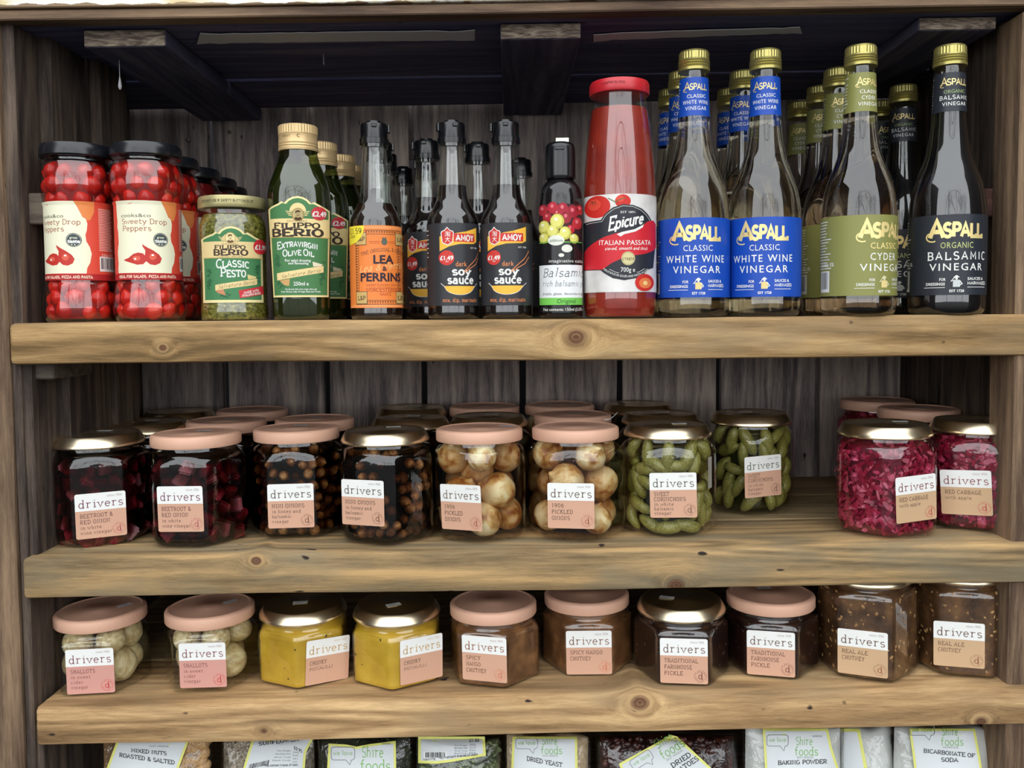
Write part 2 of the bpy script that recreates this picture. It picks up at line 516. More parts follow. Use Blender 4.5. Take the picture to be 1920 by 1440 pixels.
def ribbon(pts, w):
    """flat mitred ribbon along a polyline"""
    n = len(pts); closed = n > 2 and abs(pts[0][0]-pts[-1][0])+abs(pts[0][1]-pts[-1][1]) < 0.02
    V = []; Fc = []
    for i, p in enumerate(pts):
        if closed:
            a = pts[i-1] if i > 0 else pts[-2]
            b_ = pts[i+1] if i < n-1 else pts[1]
        else:
            a = pts[i-1] if i > 0 else None
            b_ = pts[i+1] if i < n-1 else None
        def nrm(u, v):
            dx, dy = v[0]-u[0], v[1]-u[1]; L = math.hypot(dx, dy) or 1
            return (-dy/L, dx/L)
        if a is None: nx, ny = nrm(p, b_); k = 1
        elif b_ is None: nx, ny = nrm(a, p); k = 1
        else:
            n1 = nrm(a, p); n2 = nrm(p, b_)
            nx, ny = n1[0]+n2[0], n1[1]+n2[1]; L = math.hypot(nx, ny)
            if L < 0.2: nx, ny = n1; k = 1
            else:
                nx /= L; ny /= L
                k = min(1.6, 1/max(0.3, nx*n1[0]+ny*n1[1]))
        V.append((p[0]+nx*w/2*k, p[1]+ny*w/2*k)); V.append((p[0]-nx*w/2*k, p[1]-ny*w/2*k))
    for i in range(n-1):
        Fc.append((2*i, 2*i+1, 2*i+3, 2*i+2))
    return V, Fc

def stroke_text(s, w=0.9, serif=True, sp=1.5, slant=0.0, smallcaps=False, first=1.35):
    V = []; Fc = []; x = 0
    for i, ch in enumerate(s):
        if ch == ' ': x += 4.2; continue
        if ch not in GL: ch = '.'
        gw, st, ser = _strokes(ch)
        k = 1.0
        if smallcaps and (i == 0 or s[i-1] == ' '): k = first
        for pl in st:
            v, f = ribbon(pl, w/k)
            o = len(V)
            V += [(x+(a+slant*b_)*k, b_*k) for a, b_ in v]; Fc += [tuple(o+q for q in t) for t in f]
        if serif:
            for (sx, sy) in ser:
                if sy <= 0.1: sy = sy+w/2
                elif sy > 3: sy = sy-w/2
                v, f = ribbon([(sx-1.15-w*.25, sy), (sx+1.15+w*.25, sy)], w*0.85/k)
                o = len(V)
                V += [(x+(a+slant*b_)*k, b_*k) for a, b_ in v]; Fc += [tuple(o+q for q in t) for t in f]
        x += gw*k+sp
    return V, Fc, max(x-sp, 0.1), 10.0

_BF = {}
def b_text(s, bold=0.0, track=1.0):
    """sans lettering from the built-in font, outline filled; returns height of capitals too"""
    k = (s, bold, track)
    if k in _BF: return _BF[k]
    cu = bpy.data.curves.new('t', 'FONT'); cu.body = s; cu.size = 10; cu.resolution_u = 2
    cu.fill_mode = 'FRONT'; cu.offset = bold; cu.space_character = track
    o = bpy.data.objects.new('t', cu); COL.objects.link(o)
    dg = bpy.context.evaluated_depsgraph_get()
    me = bpy.data.meshes.new_from_object(o.evaluated_get(dg))
    V = [(v.co.x, v.co.y) for v in me.vertices]; Fc = [tuple(p.vertices) for p in me.polygons]
    bpy.data.objects.remove(o); bpy.data.curves.remove(cu); bpy.data.meshes.remove(me)
    x0 = min(v[0] for v in V) if V else 0; x1 = max(v[0] for v in V) if V else 1
    V = [(a-x0, b_) for a, b_ in V]
    _BF[k] = (V, Fc, x1-x0, 7.3)
    return _BF[k]

class Art:
    """flat print in photo-like units (y down); X() unrolls a round surface"""
    def __init__(self, cx=0.0, R=None):
        self.cx = cx; self.R = R; self.items = []; self.mats = []; self.rot = None
    def X(self, x):
        if self.R is None: return x-self.cx
        q = (x-self.cx)/self.R
        if abs(q) < 0.93: return self.R*asin(q)
        e = asin(0.93); return math.copysign(self.R*(e+(abs(q)-0.93)*2.0), q)
    def _m(self, m):
        if m not in self.mats: self.mats.append(m)
        return self.mats.index(m)
    def _rt(self, p):
        if not self.rot: return p
        a, ox, oy = self.rot
        dx, dy = p[0]-ox, p[1]-oy
        return (ox+dx*cos(a)-dy*sin(a), oy+dx*sin(a)+dy*cos(a))
    def raw(self, V, Fc, mat, layer):
        self.items.append((V, Fc, self._m(mat), layer))
    def poly(self, pts, mat, layer=1):
        pts = [self._rt(p) for p in pts]
        V = [(self.X(x), y) for x, y in pts]
        tr = tessellate_polygon([[Vector((a, b_, 0)) for a, b_ in V]])
        self.raw(V, [tuple(t) for t in tr], mat, layer)
    def rect(self, x0, y0, x1, y1, mat, layer=1):
        self.poly([(x0, y0), (x1, y0), (x1, y1), (x0, y1)], mat, layer)
    def rrect(self, x0, y0, x1, y1, r, mat, layer=1):
        P_ = []
        for (cx, cy_, a0) in ((x1-r, y1-r, 0), (x0+r, y1-r, 90), (x0+r, y0+r, 180), (x1-r, y0+r, 270)):
            for k in range(4):
                a = radians(a0+k*30); P_.append((cx+r*cos(a), cy_+r*sin(a)))
        self.poly(P_, mat, layer)
    def disc(self, cx, cy_, rx, ry, mat, layer=1, n=20, a0=0, a1=360):
        self.poly([(cx+rx*cos(radians(a0+(a1-a0)*k/n)), cy_+ry*sin(radians(a0+(a1-a0)*k/n))) for k in range(n if a1-a0 == 360 else n+1)], mat, layer)
    def line(self, pts, w, mat, layer=2):
        pts = [self._rt(p) for p in pts]
        V, Fc = ribbon([(self.X(x), y) for x, y in pts], w)
        self.raw(V, Fc, mat, layer)
    def ring(self, cx, cy_, rx, ry, w, mat, layer=2, a0=0, a1=360, n=24):
        self.line([(cx+rx*cos(radians(a0+(a1-a0)*k/n)), cy_+ry*sin(radians(a0+(a1-a0)*k/n))) for k in range(n+1)], w, mat, layer)
    def text(self, s, x0, x1, y, h, mat, layer=3, font='sans', w=0.9, bold=0.0, bend=0.0, slope=0.0, slant=0.0, sp=1.5, smallcaps=False, serif=True, wave=None, first=1.35, track=1.0):
        if font == 'sans' and 'M' in s: font = 'x'; serif = False; w = 1.35+bold*2.2; sp = 1.5+(track-1)*7
        if font == 'sans': V, Fc, W, H = b_text(s, bold, track)
        else: V, Fc, W, H = stroke_text(s, w, serif, sp, slant, smallcaps, first)
        if self.rot:
            pts = []
            for a, b_ in V:
                t = a/W; xx = x0+t*(x1-x0); yy = y-b_/H*h-bend*(1-(2*t-1)**2)+slope*(xx-x0)
                q = self._rt((xx, yy)); pts.append((self.X(q[0]), q[1]))
            self.raw(pts, Fc, mat, layer); return
        u0, u1 = self.X(x0), self.X(x1)
        pts = []
        for a, b_ in V:
            t = a/W
            yy = y-b_/H*h-bend*(1-(2*t-1)**2)+slope*t*(x1-x0)
            if wave: yy += wave(t)
            pts.append((u0+t*(u1-u0), yy))
        self.raw(pts, Fc, mat, layer)
    def lines(self, x0, x1, y0, y1, n, h, mat, layer=2, seed=1):
        """rows of tiny unreadable print: broken hairlines"""
        r = random.Random(seed)
        for i in range(n):
            y = y0+(y1-y0)*i/max(1, n-1); x = x0; e = x1-(x1-x0)*r.random()*.25
            while x < e:
                L = r.uniform(1.2, 4.5)
                self.rect(x, y-h/2, min(x+L, e), y+h/2, mat, layer); x += L+r.uniform(.6, 1.2)
    def barcode(self, x0, y0, x1, y1, layer=2, seed=3):
        self.rect(x0, y0, x1, y1, flat(225, 228, 225), layer)
        r = random.Random(seed); x = x0+(x1-x0)*.08
        while x < x1-(x1-x0)*.08:
            w = r.choice((.5, .8, 1.2)); self.rect(x, y0+1.5, x+w, y1-3.5, flat(25, 25, 30), layer+1); x += w+r.choice((.5, .8, 1.1))
    def build(self, name, parent, mapf, cut=None, dh=0.12, label=None, cuty=None):
        b = bmesh.new()
        mats = self.mats
        for (V, Fc, mi, layer) in self.items:
            vs = [b.verts.new((x, y, layer*dh)) for x, y in V]
            for f in Fc:
                if len(set(f)) < 3: continue
                try: fa = b.faces.new([vs[i] for i in f]); fa.material_index = mi
                except ValueError: pass
        if cut and b.verts:
            xs = [v.co.x for v in b.verts]; lo, hi = min(xs), max(xs)
            k = math.ceil(lo/cut)
            while k*cut < hi:
                bmesh.ops.bisect_plane(b, geom=b.verts[:]+b.edges[:]+b.faces[:], plane_co=(k*cut, 0, 0), plane_no=(1, 0, 0), dist=1e-5)
                k += 1
        if cuty and b.verts:
            ys = [v.co.y for v in b.verts]; lo, hi = min(ys), max(ys)
            k = math.ceil(lo/cuty)
            while k*cuty < hi:
                bmesh.ops.bisect_plane(b, geom=b.verts[:]+b.edges[:]+b.faces[:], plane_co=(0, k*cuty, 0), plane_no=(0, 1, 0), dist=1e-5)
                k += 1
        for v in b.verts: v.co = Vector(mapf(v.co.x, v.co.y, v.co.z))
        for f in b.faces: f.smooth = cut is not None
        me = bpy.data.meshes.new(name); b.to_mesh(me); b.free()
        for m in mats: me.materials.append(m)
        o = bpy.data.objects.new(name, me); COL.objects.link(o)
        if parent: o.parent = parent
        if label: o['label'] = label
        return o

def wrap(R, by, s, Rf=None, gap=0.5, sec=None):
    def f(u, y, h):
        th = u/R; r = (Rf(by-y) if Rf else R)*(sec(th, by-y) if sec else 1)+h+gap
        return (r*sin(th)*s, -r*cos(th)*s, (by-y)*s)
    return f

def plane_map(o, u, v, n, k, gap=0.0002):
    """o origin, u right, v up, n outward; k metres per unit"""
    def f(x, y, h):
        return o+u*(x*k)-v*(y*k)+n*(h*k+gap)
    return f
# ------------------------------------------------------------------ surroundings
def env():
    gm = noisy('gravel_ground', [(0.3, (24, 24, 24)), (0.7, (48, 46, 43))], 60, 0.9, 4)
    box('floor', -30, 30, -60, 2.5, -1.04, -1.0, gm, bev=0, kind='structure')
    wm = wood('sky_screen_boards', (38, 32, 28), (58, 50, 44), (76, 66, 56), 'Z', 0.6)
    box('sky_screen_left', -1.62, -1.55, -1.25, 0.9, -1.0, 1.5, wm, bev=0, kind='structure')  # unseen side screens added to cut the sky down to a front opening
    box('sky_screen_right', 1.55, 1.62, -1.25, 0.9, -1.0, 1.5, wm, bev=0, kind='structure')
    box('dark_gap_backing', -1.55, 1.55, 0.52, 0.6, -1.0, 1.5, flat(34, 32, 36, 0.9), bev=0, kind='structure')  # dark backing added behind the planks to keep sky out of their gaps
    # opposite the shelves: unseen hoops of an open frame, there for the glass to mirror
    hm = flat(40, 44, 40, 0.8)
    n = 0
    for (yy, r, zc) in ((-3.0, 1.55, 0.35), (-4.3, 1.65, 0.35)):
        V = []; Fc = []
        m = 40
        path = [(-r, yy, -1.0)]+[(r*cos(pi-pi*k/m), yy, zc+r*.9*sin(pi*k/m)) for k in range(m+1)]+[(r, yy, -1.0)]
        for (x, y, z) in path:
            for q in range(6):
                a = q*pi/3; V.append((x*(1+.012*cos(a)/r), y+.014*sin(a), z+.014*cos(a)))
        for i in range(len(path)-1):
            for q in range(6):
                a = i*6+q; b_ = i*6+(q+1) % 6; Fc.append((a, b_, b_+6, a+6))
        n += 1
        mesh('reflection_prop_%d' % n, V, Fc, hm, kind='structure', smooth=True)
env()
def branches():  # unseen bare trees added to break up the sky mirrored in the glass
    r = random.Random(12); V = []; Fc = []
    def limb(p, d, L, w, k):
        q = p+d*L; n = Vector((0, 1, 0)).cross(d).normalized(); m_ = d.cross(n)
        b0 = len(V)
        for (c, ww) in ((p, w), (q, w*.7)):
            for j in range(5): V.append(c+(n*cos(j*1.2566)+m_*sin(j*1.2566))*ww)
        for j in range(5): Fc.append((b0+j, b0+(j+1) % 5, b0+5+(j+1) % 5, b0+5+j))
        if k:
            for _ in range(2 if k < 4 else 3):
                e = (d+Vector((r.uniform(-.8, .8), r.uniform(-.3, .3), r.uniform(-.35, .6)))).normalized()
                limb(q, e, L*r.uniform(.62, .85), w*.66, k-1)
    for (x, y, h) in ((-1.6, -4.6, 1.1), (.5, -5.2, 1.2), (2.3, -4.8, 1.0)):
        limb(Vector((x, y, -1.0)), Vector((.05, 0, 1)), h, .035, 6)
    mesh('reflection_prop_3', V, Fc, flat(34, 32, 30, .9), kind='structure', recalc=False)
branches()

# ------------------------------------------------------------------ shelving unit
SH = []
for (xl, yl, yr, bl, br) in ((15, 606, 590, 684, 668), (40, 1047, 1018, 1121, 1097), (64, 1327, 1286, 1399, 1361)):
    a = P(xl, yl, 0); b_ = P(1920, yr, 0); c = P(xl, bl, 0); d = P(1920, br, 0)
    tx = (b_.z-a.z)/(b_.x-a.x)
    z0 = a.z-tx*a.x
    tb = (d.z-c.z)/(d.x-c.x)
    SH.append(dict(xl=a.x, z=z0, tx=tx, zb=c.z-tb*c.x))
def zsh(i, X): return SH[i]['z']+SH[i]['tx']*X
TILT = [atan(s['tx']) for s in SH]

D = 0.36
unit = thing('shelving_unit', 'rustic open wooden shelving unit of tan front boards and dark weathered planks', 'shelving')
W_lip = [
 wood('lip_wood_upper', (112, 88, 56), (156, 124, 82), (202, 168, 118), 'X', 1.0, knots=[(P(1080, 632, 0).x, P(1080, 632, 0).z, .0085), (P(305, 652, 0).x, P(305, 652, 0).z, .003)], blotch=(140, 120, 92)),
 wood('lip_wood_middle', (104, 86, 60), (146, 121, 85), (194, 158, 108), 'X', 1.0, knots=[(P(1268, 1098, 0).x, P(1268, 1098, 0).z, .006), (P(480, 1048, 0).x, P(480, 1052, 0).z, .004)], blotch=(128, 118, 96)),
 wood('lip_wood_lower', (120, 93, 62), (168, 134, 93), (216, 180, 130), 'X', 1.0, knots=[(P(1200, 1318, 0).x, P(1200, 1318, 0).z, .0072), (P(1840, 1354, 0).x, P(1840, 1354, 0).z, .0045), (P(495, 1370, 0).x, P(495, 1370, 0).z, .0022)], blotch=(150, 126, 94))]
W_top = wood('shelf_plank_wood', (108, 92, 66), (140, 120, 88), (168, 145, 108), 'X', 1.0)
W_back = wood('back_plank_wood', (98, 89, 88), (142, 129, 124), (182, 166, 154), 'Z', 1.0, fine=.5)
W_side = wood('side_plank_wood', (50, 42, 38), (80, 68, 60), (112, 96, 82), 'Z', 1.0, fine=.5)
W_ceil_shade = wood('ceiling_wood_shade_blue', (74, 76, 112), (94, 94, 126), (120, 116, 138), 'X', 1.0)  # blue of the deep shade under the top put into the wood colour
W_stile = wood('stile_wood', (84, 66, 52), (116, 94, 74), (148, 122, 96), 'Z', 1.0, fine=.5)
W_bat_shade = wood('batten_wood_shade_blue', (66, 66, 90), (88, 86, 108), (116, 112, 126), 'Y', 1.0)  # the same bluish shade mixed into the batten colour
W_end = noisy('batten_end_grain', [(0.35, (86, 72, 62)), (0.5, (128, 112, 98)), (0.68, (176, 160, 140))], 30, .8, 3, stretch=(1, 1, 5), dist=2.5)

XR = 0.60
for i in range(3):
    s = SH[i]
    box('shelf_lip', s['xl'], XR, 0, .113, s['zb'], s['z'], W_lip[i], unit, bev=.0045, tx=s['tx'], seg=14, wob=.0012, seed=i)
    for k, (a, b_) in enumerate(((.1165, .236), (.239, D-.002))):
        box('shelf_plank', -.50, .53, a, b_, s['z']-.019, s['z']-.0006*(k+1), W_top, unit, bev=.0015, tx=s['tx'])
# base shelf under the bags
zb4 = SH[2]['zb']-.165
box('shelf_plank', -.50, .54, .0, D, zb4-.02, zb4, W_top, unit)

ztop = P(960, 24, 0).z; ttop = (P(1920, 8, 0).z-P(0, 37, 0).z)/(P(1920, 8, 0).x-P(0, 37, 0).x)
# front board across the top, its upper half still carrying peeling white paint
def paint_wood():
    m = wood('fascia_wood', (84, 66, 54), (116, 94, 76), (150, 124, 98), 'X', 1.0)
    return m
box('fascia_board', -.62, .64, 0, .02, ztop, ztop+.0095, paint_wood(), unit, bev=.0012, tx=ttop, seg=10, wob=.0006)
def painted():
    m = wood('painted_top_wood', (104, 84, 66), (140, 116, 92), (170, 145, 112), 'X', 1.0)
    m = m.copy(); t = m.node_tree; p = t.nodes['Principled BSDF']
    N = t.nodes.new
    tc = N('ShaderNodeTexCoord'); sp = N('ShaderNodeSeparateXYZ'); lnk(t, tc.outputs['Object'], sp.inputs[0])
    zl = P(0, 12, 0); zr = P(1400, 2, 0); k = (zr.z-zl.z)/(zr.x-zl.x); c0 = zl.z-k*zl.x
    m1 = N('ShaderNodeMath'); m1.operation = 'MULTIPLY_ADD'; m1.inputs[1].default_value = -k; m1.inputs[2].default_value = -c0
    lnk(t, sp.outputs['X'], m1.inputs[0])
    m2 = N('ShaderNodeMath'); m2.operation = 'ADD'; lnk(t, m1.outputs[0], m2.inputs[0]); lnk(t, sp.outputs['Z'], m2.inputs[1])
    n = N('ShaderNodeTexNoise'); n.inputs['Scale'].default_value = 45; n.inputs['Detail'].default_value = 5
    n2 = N('ShaderNodeTexNoise'); n2.inputs['Scale'].default_value = 22; n2.inputs['Detail'].default_value = 5
    mp = N('ShaderNodeMapping'); mp.inputs['Scale'].default_value = (1, 1, 2)
    lnk(t, tc.outputs['Object'], mp.inputs[0]); lnk(t, mp.outputs[0], n.inputs['Vector']); lnk(t, mp.outputs[0], n2.inputs['Vector'])
    m3 = N('ShaderNodeMath'); m3.operation = 'MULTIPLY_ADD'; m3.inputs[1].default_value = .009; m3.inputs[2].default_value = -.0045
    lnk(t, n.outputs['Fac'], m3.inputs[0])
    m4 = N('ShaderNodeMath'); m4.operation = 'ADD'; lnk(t, m2.outputs[0], m4.inputs[0]); lnk(t, m3.outputs[0], m4.inputs[1])
    r1 = N('ShaderNodeMapRange'); r1.inputs['From Min'].default_value = 0; r1.inputs['From Max'].default_value = .0004; lnk(t, m4.outputs[0], r1.inputs['Value'])
    r2 = N('ShaderNodeMapRange'); r2.inputs['From Min'].default_value = .66; r2.inputs['From Max'].default_value = .6; lnk(t, n2.outputs['Fac'], r2.inputs['Value'])
    mm = N('ShaderNodeMath'); mm.operation = 'MULTIPLY'; lnk(t, r1.outputs[0], mm.inputs[0]); lnk(t, r2.outputs[0], mm.inputs[1])
    rp = N('ShaderNodeValToRGB'); e = rp.color_ramp.elements; e[0].position = .35; e[0].color = srgb(226, 206, 160); e[1].position = .5; e[1].color = srgb(240, 238, 226)
    lnk(t, n2.outputs['Fac'], rp.inputs[0])
    src = p.inputs['Base Color'].links[0].from_socket
    mx = N('ShaderNodeMix'); mx.data_type = 'RGBA'
    lnk(t, mm.outputs[0], mx.inputs['Factor']); lnk(t, src, mx.inputs['A']); lnk(t, rp.outputs[0], mx.inputs['B'])
    lnk(t, mx.outputs['Result'], p.inputs['Base Color'])
    return m
tag(box('top_board', -.62, .64, -.004, .02, ztop+.0100, ztop+.075, painted(), unit, bev=.001, tx=ttop, seg=10, wob=.0005), label='top board with peeling white paint')

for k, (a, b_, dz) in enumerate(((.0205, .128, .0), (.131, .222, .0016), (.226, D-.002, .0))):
    box('ceiling_board', -.525, .545, a, b_, ztop+.001+dz, ztop+.014+dz, W_ceil_shade, unit, bev=.001, tx=ttop, seg=6, wob=.0006, seed=k)
zc = ztop+.0006
for (xa, xb, th) in ((157, 310, .0165), (938, 1089, .0150), (1722, 1867, .0125)):
    A = P(xa, 55, .032).x; B = P(xb, 55, .032).x
    o = box('ceiling_batten', A, B, .032, D-.003, zc-th, zc-.0004, W_bat_shade, unit, bev=.0012, tx=ttop)
    e = box('end_grain', A+.0006, B-.0006, .0312, .0325, zc-th+.0006, zc-.001, W_end, o, bev=0, tx=ttop)
# torn white tape left on the underside
def tape(x0, y0, x1, y1, y2, y3, seed):
    r = random.Random(seed); m = flat(215, 215, 218, .6)
    V = []; n = 24
    for k in range(n+1):
        t = k/n; x = x0+(x1-x0)*t
        ya = y0+(y1-y0)*t; yb = y3+(y2-y3)*t
        j = 0.8 if 2 < k < n-2 else 4.0
        for y in (ya+r.uniform(-j, j)*.6, yb+r.uniform(-j, j)*.6):
            d = ray(x+(r.uniform(-6, 6) if k in (0, n) else 0), y)
            # meet the underside z = ztop + ttop*X
            tt = (zc-.0012-CAM.z+ttop*CAM.x)/(d.z-ttop*d.x)
            q = CAM+d*tt
            V.append(q)
    Fc = [(2*i, 2*i+1, 2*i+3, 2*i+2) for i in range(n)]
    nv = len(V)
    V += [v-Vector((0, 0, .0009)) for v in V]
    Fc += [tuple(q+nv for q in f) for f in Fc]
    Fc += [(2*i, 2*i+2, 2*i+2+nv, 2*i+nv) for i in range(n)]+[(2*i+1, 2*i+3, 2*i+3+nv, 2*i+1+nv) for i in range(n)]
    Fc += [(0, 1, 1+nv, nv), (nv-2, nv-1, 2*nv-1, 2*nv-2)]
    o = mesh('tape_strip', V, Fc, m, unit); o['label'] = 'torn strip of pale tape under the top'
tape(372, 63, 886, 56, 74, 80, 1); tape(1118, 62, 1500, 50, 60, 75, 2)

def xa(px, py, Y): return P(px, py, Y).x
# left side boards, upper bay (edges step inwards towards the back)
zt1, zb1 = ztop+.0075, SH[0]['z']
zt2, zb2 = SH[0]['zb'], SH[1]['z']
zt3, zb3 = SH[1]['zb'], SH[2]['z']
zt4 = SH[2]['zb']
def side(x_in, x_out, y0, y1, z0, z1, seed=0):
    a, b_ = min(x_in, x_out), max(x_in, x_out)
    box('side_plank', a, b_, y0, y1, z0, z1, W_side, unit, bev=.0012, seg=5, wob=.0008, seed=seed)
X1 = xa(75, 250, .055); X2 = xa(98, 250, .055); X3 = xa(190, 250, .137)
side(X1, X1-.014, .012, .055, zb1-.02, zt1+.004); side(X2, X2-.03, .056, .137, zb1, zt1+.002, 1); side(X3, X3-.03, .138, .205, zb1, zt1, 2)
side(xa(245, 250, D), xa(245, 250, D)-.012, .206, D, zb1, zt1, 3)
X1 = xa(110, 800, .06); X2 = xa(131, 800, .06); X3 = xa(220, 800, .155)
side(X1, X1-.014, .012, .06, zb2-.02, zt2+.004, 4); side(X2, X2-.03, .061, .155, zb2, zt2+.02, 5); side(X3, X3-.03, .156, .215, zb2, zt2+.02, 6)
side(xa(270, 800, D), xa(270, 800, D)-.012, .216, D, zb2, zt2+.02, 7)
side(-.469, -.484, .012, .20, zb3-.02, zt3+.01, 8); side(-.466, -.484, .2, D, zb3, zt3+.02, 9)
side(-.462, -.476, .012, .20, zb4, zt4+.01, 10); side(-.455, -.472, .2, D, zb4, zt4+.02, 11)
# right side boards
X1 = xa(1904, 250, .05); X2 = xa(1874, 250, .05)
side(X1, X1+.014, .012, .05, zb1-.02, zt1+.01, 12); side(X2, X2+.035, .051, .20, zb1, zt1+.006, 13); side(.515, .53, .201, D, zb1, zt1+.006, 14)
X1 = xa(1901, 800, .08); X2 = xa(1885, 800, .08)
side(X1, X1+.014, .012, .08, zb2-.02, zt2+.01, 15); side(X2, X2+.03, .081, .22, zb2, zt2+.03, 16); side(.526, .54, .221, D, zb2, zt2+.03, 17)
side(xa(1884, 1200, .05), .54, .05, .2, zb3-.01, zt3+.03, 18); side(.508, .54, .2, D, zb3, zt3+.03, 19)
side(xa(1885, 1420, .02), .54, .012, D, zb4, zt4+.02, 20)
# front stiles
box('front_stile', -.64, xa(17, 700, .004), .004, .05, -.75, ztop-.001, W_stile, unit, bev=.002, seg=8, wob=.001)
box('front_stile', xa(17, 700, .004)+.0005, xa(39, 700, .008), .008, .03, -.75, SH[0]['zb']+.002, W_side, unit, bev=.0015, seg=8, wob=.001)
box('front_stile', xa(1912, 300, .004), .64, .004, .05, -.75, ztop, W_stile, unit, bev=.002, seg=8, wob=.001)
# short blocks
bm_ = wood('block_wood', (70, 62, 56), (98, 88, 78), (124, 112, 98), 'X', 1.0)
box('side_batten', xa(25, 390, .03), xa(93, 390, .03), .03, .12, P(60, 420, .03).z, P(60, 362, .03).z, bm_, unit)
box('side_batten', xa(1843, 380, .05), xa(1843, 380, .05)+.045, .05, .26, P(1880, 406, .05).z, P(1880, 353, .05).z, wood('red_batten', (58, 38, 36), (84, 56, 50), (108, 76, 66), 'Y', 1.0), unit)
box('side_batten', xa(48, 700, .02), xa(100, 700, .02), .02, .1, P(60, 712, .02).z, SH[0]['zb']-.0005, bm_, unit)
# back planks
def backs(xs, z0, z1, seed):
    r = random.Random(seed)
    for i in range(len(xs)-1):
        a = (xs[i]-960)*1.187/F; b_ = (xs[i+1]-960)*1.187/F
        g = .003+r.random()*.0016; dy = r.uniform(0, .004)
        box('back_plank', a+g, b_-g, D+dy, D+.013+dy, z0, z1, W_back, unit, bev=.001, seg=5, wob=.0008, seed=seed*20+i)
backs([230, 400, 590, 776, 971, 1150, 1320, 1500, 1700], zb1-.03, ztop+.02, 1)
backs([250, 420, 609, 794, 980, 1163, 1350, 1538, 1712], zb2-.03, zt2+.03, 2)
backs([250, 420, 609, 794, 980, 1163, 1350, 1538, 1712], zb4, zt3+.03, 3)
# a lighter lath showing at the gaps of the top bay, and one in the middle bay
for (px, y0, y1) in ((590, 150, 300), (971, 180, 330), (1538, 660, 905), (776, 180, 300)):
    c = (px-960)*1.20/F
    box('lath', c-.006, c+.002, D+.018, D+.022, -(y1-590)*1.2/F, -(y0-590)*1.2/F, W_back, unit, bev=0)
# screws in the back planks
sm = flat(120, 112, 104, .4, .6)
for (px, py) in ((430, 247), (352, 262), (1172, 254), (1042, 226)):
    q = P(px, py, D-.0005)
    V = []; Fc = []
    o = lathe('screw_head', [(0, 0), (.0022, .0002), (.0028, .001), (.0028, .0016)], sm, unit, n=14, cap0=False)
    o.location = q; o.rotation_euler = (-pi/2, 0, 0)
# bright chips and drips on the left boards
# cobweb thread with a drop
a = P(222, 62, .075)
V = []; Fc = []
z1 = ztop+ttop*a.x; z0_ = P(222, 168, .075).z
prof = [(.0009, z0_), (.0021, z0_+.003), (.0012, z0_+.009), (.00035, z0_+.014), (.0003, z1)]
o = lathe('hanging_drip', [(r_, z-z1) for r_, z in prof], flat(190, 188, 190, .4), None, n=8)
o.location = (a.x, a.y, z1); tag(o, 'thin pale drip hanging from the underside of the top near the left corner', 'drip')
a = P(607, 118, .12); z1 = ztop+ttop*a.x
prof = [(.0002, -.012)]+[(.0013 if k % 2 else .0008, -.011+k*.001) for k in range(12)]
o = lathe('screw_tip', prof, flat(150, 150, 158, .35, .8), None, n=8)
o.location = (a.x, a.y, z1+.0005); tag(o, 'screw point poking down through the dark underside of the top', 'screw')
# a seed lying on the middle shelf
a = P(1128, 1024, 0.012)
o = lathe('dry_seed', smooth_profile([(0, -.0018), (.0014, -.001), (.0018, 0), (.0014, .001), (0, .0018)], 3), flat(40, 26, 20, .6), None, n=12)
o.scale = (1.6, 1, .7); o.location = (a.x, a.y, zsh(1, a.x)+.0012); tag(o, 'small dark seed lying on the middle shelf before the pickled onions', 'seed')
# ------------------------------------------------------------------ bottles and jars on the top shelf
BY = 598.0
S1 = (DIST+.038)/F*cos(PITCH)          # metres per photo pixel for the front row
G_CLEAR = glass('clear_glass', (.97, .98, .97), .085)
G_DARK = glass('dark_glass', (.9, .92, .9), .09)
G_GREEN = glass('green_glass', (.42, .5, .28), .09)
PLASTIC_BLACK = flat(16, 17, 20, .22, spec=.6)
WHITE = flat(232, 232, 226); CREAM = flat(238, 232, 205); DK = flat(28, 28, 32)
GOLD = flat(244, 220, 150, .35, .3); 

def face(px): return -atan((px-960)/F)
def loc1(px, Y):
    X = P(px, 597, Y).x
    return (X, Y, zsh(0, X)+.0004)

def rprof(pts):
    """radius at height by straight interpolation of a dense profile"""
    def f(h):
        if h <= pts[0][1]: return pts[0][0]
        for (r0, z0), (r1, z1) in zip(pts, pts[1:]):
            if z1 >= h and z1 > z0: return r0+(r1-r0)*(h-z0)/(z1-z0)
        return pts[-1][0]
    return f

def inset(prof, d, z0, z1):
    """inner body: profile shrunk by d and cut between two heights"""
    f = rprof([p for i, p in enumerate(prof) if i == 0 or p[1] > prof[i-1][1]])
    zs = [z0]+[z for _, z in prof if z0 < z < z1]+[z1]
    out = []
    for z in zs:
        if not out or z > out[-1][1]+.01: out.append((max(f(z)-d, .2), z))
    return out

def lab(art_fn, cx, R, root, mats_base, x0, x1, y0, y1, s, name='label', Rf=None, by=BY, shape=None, cut=3.0, ang=None, label=None, sec=None):
    """paper label plus its print (sub-part)"""
    a = Art(cx, R)
    if ang:
        u0, u1 = radians(ang[0])*R, radians(ang[1])*R
        a.raw([(u0, y0), (u1, y0), (u1, y1), (u0, y1)], [(0, 1, 2, 3)], mats_base, 0)
    elif shape: a.poly(shape, mats_base, 0)
    else: a.rect(x0, y0, x1, y1, mats_base, 0)
    m = wrap(R, by, s, Rf, sec=sec)
    cy_ = 2.5 if Rf else None
    lo = a.build(name, root, m, cut, label=label, cuty=cy_)
    if art_fn:
        b = Art(cx, R); art_fn(b)
        b.build('lettering', lo, m, cut, cuty=cy_)
    return lo

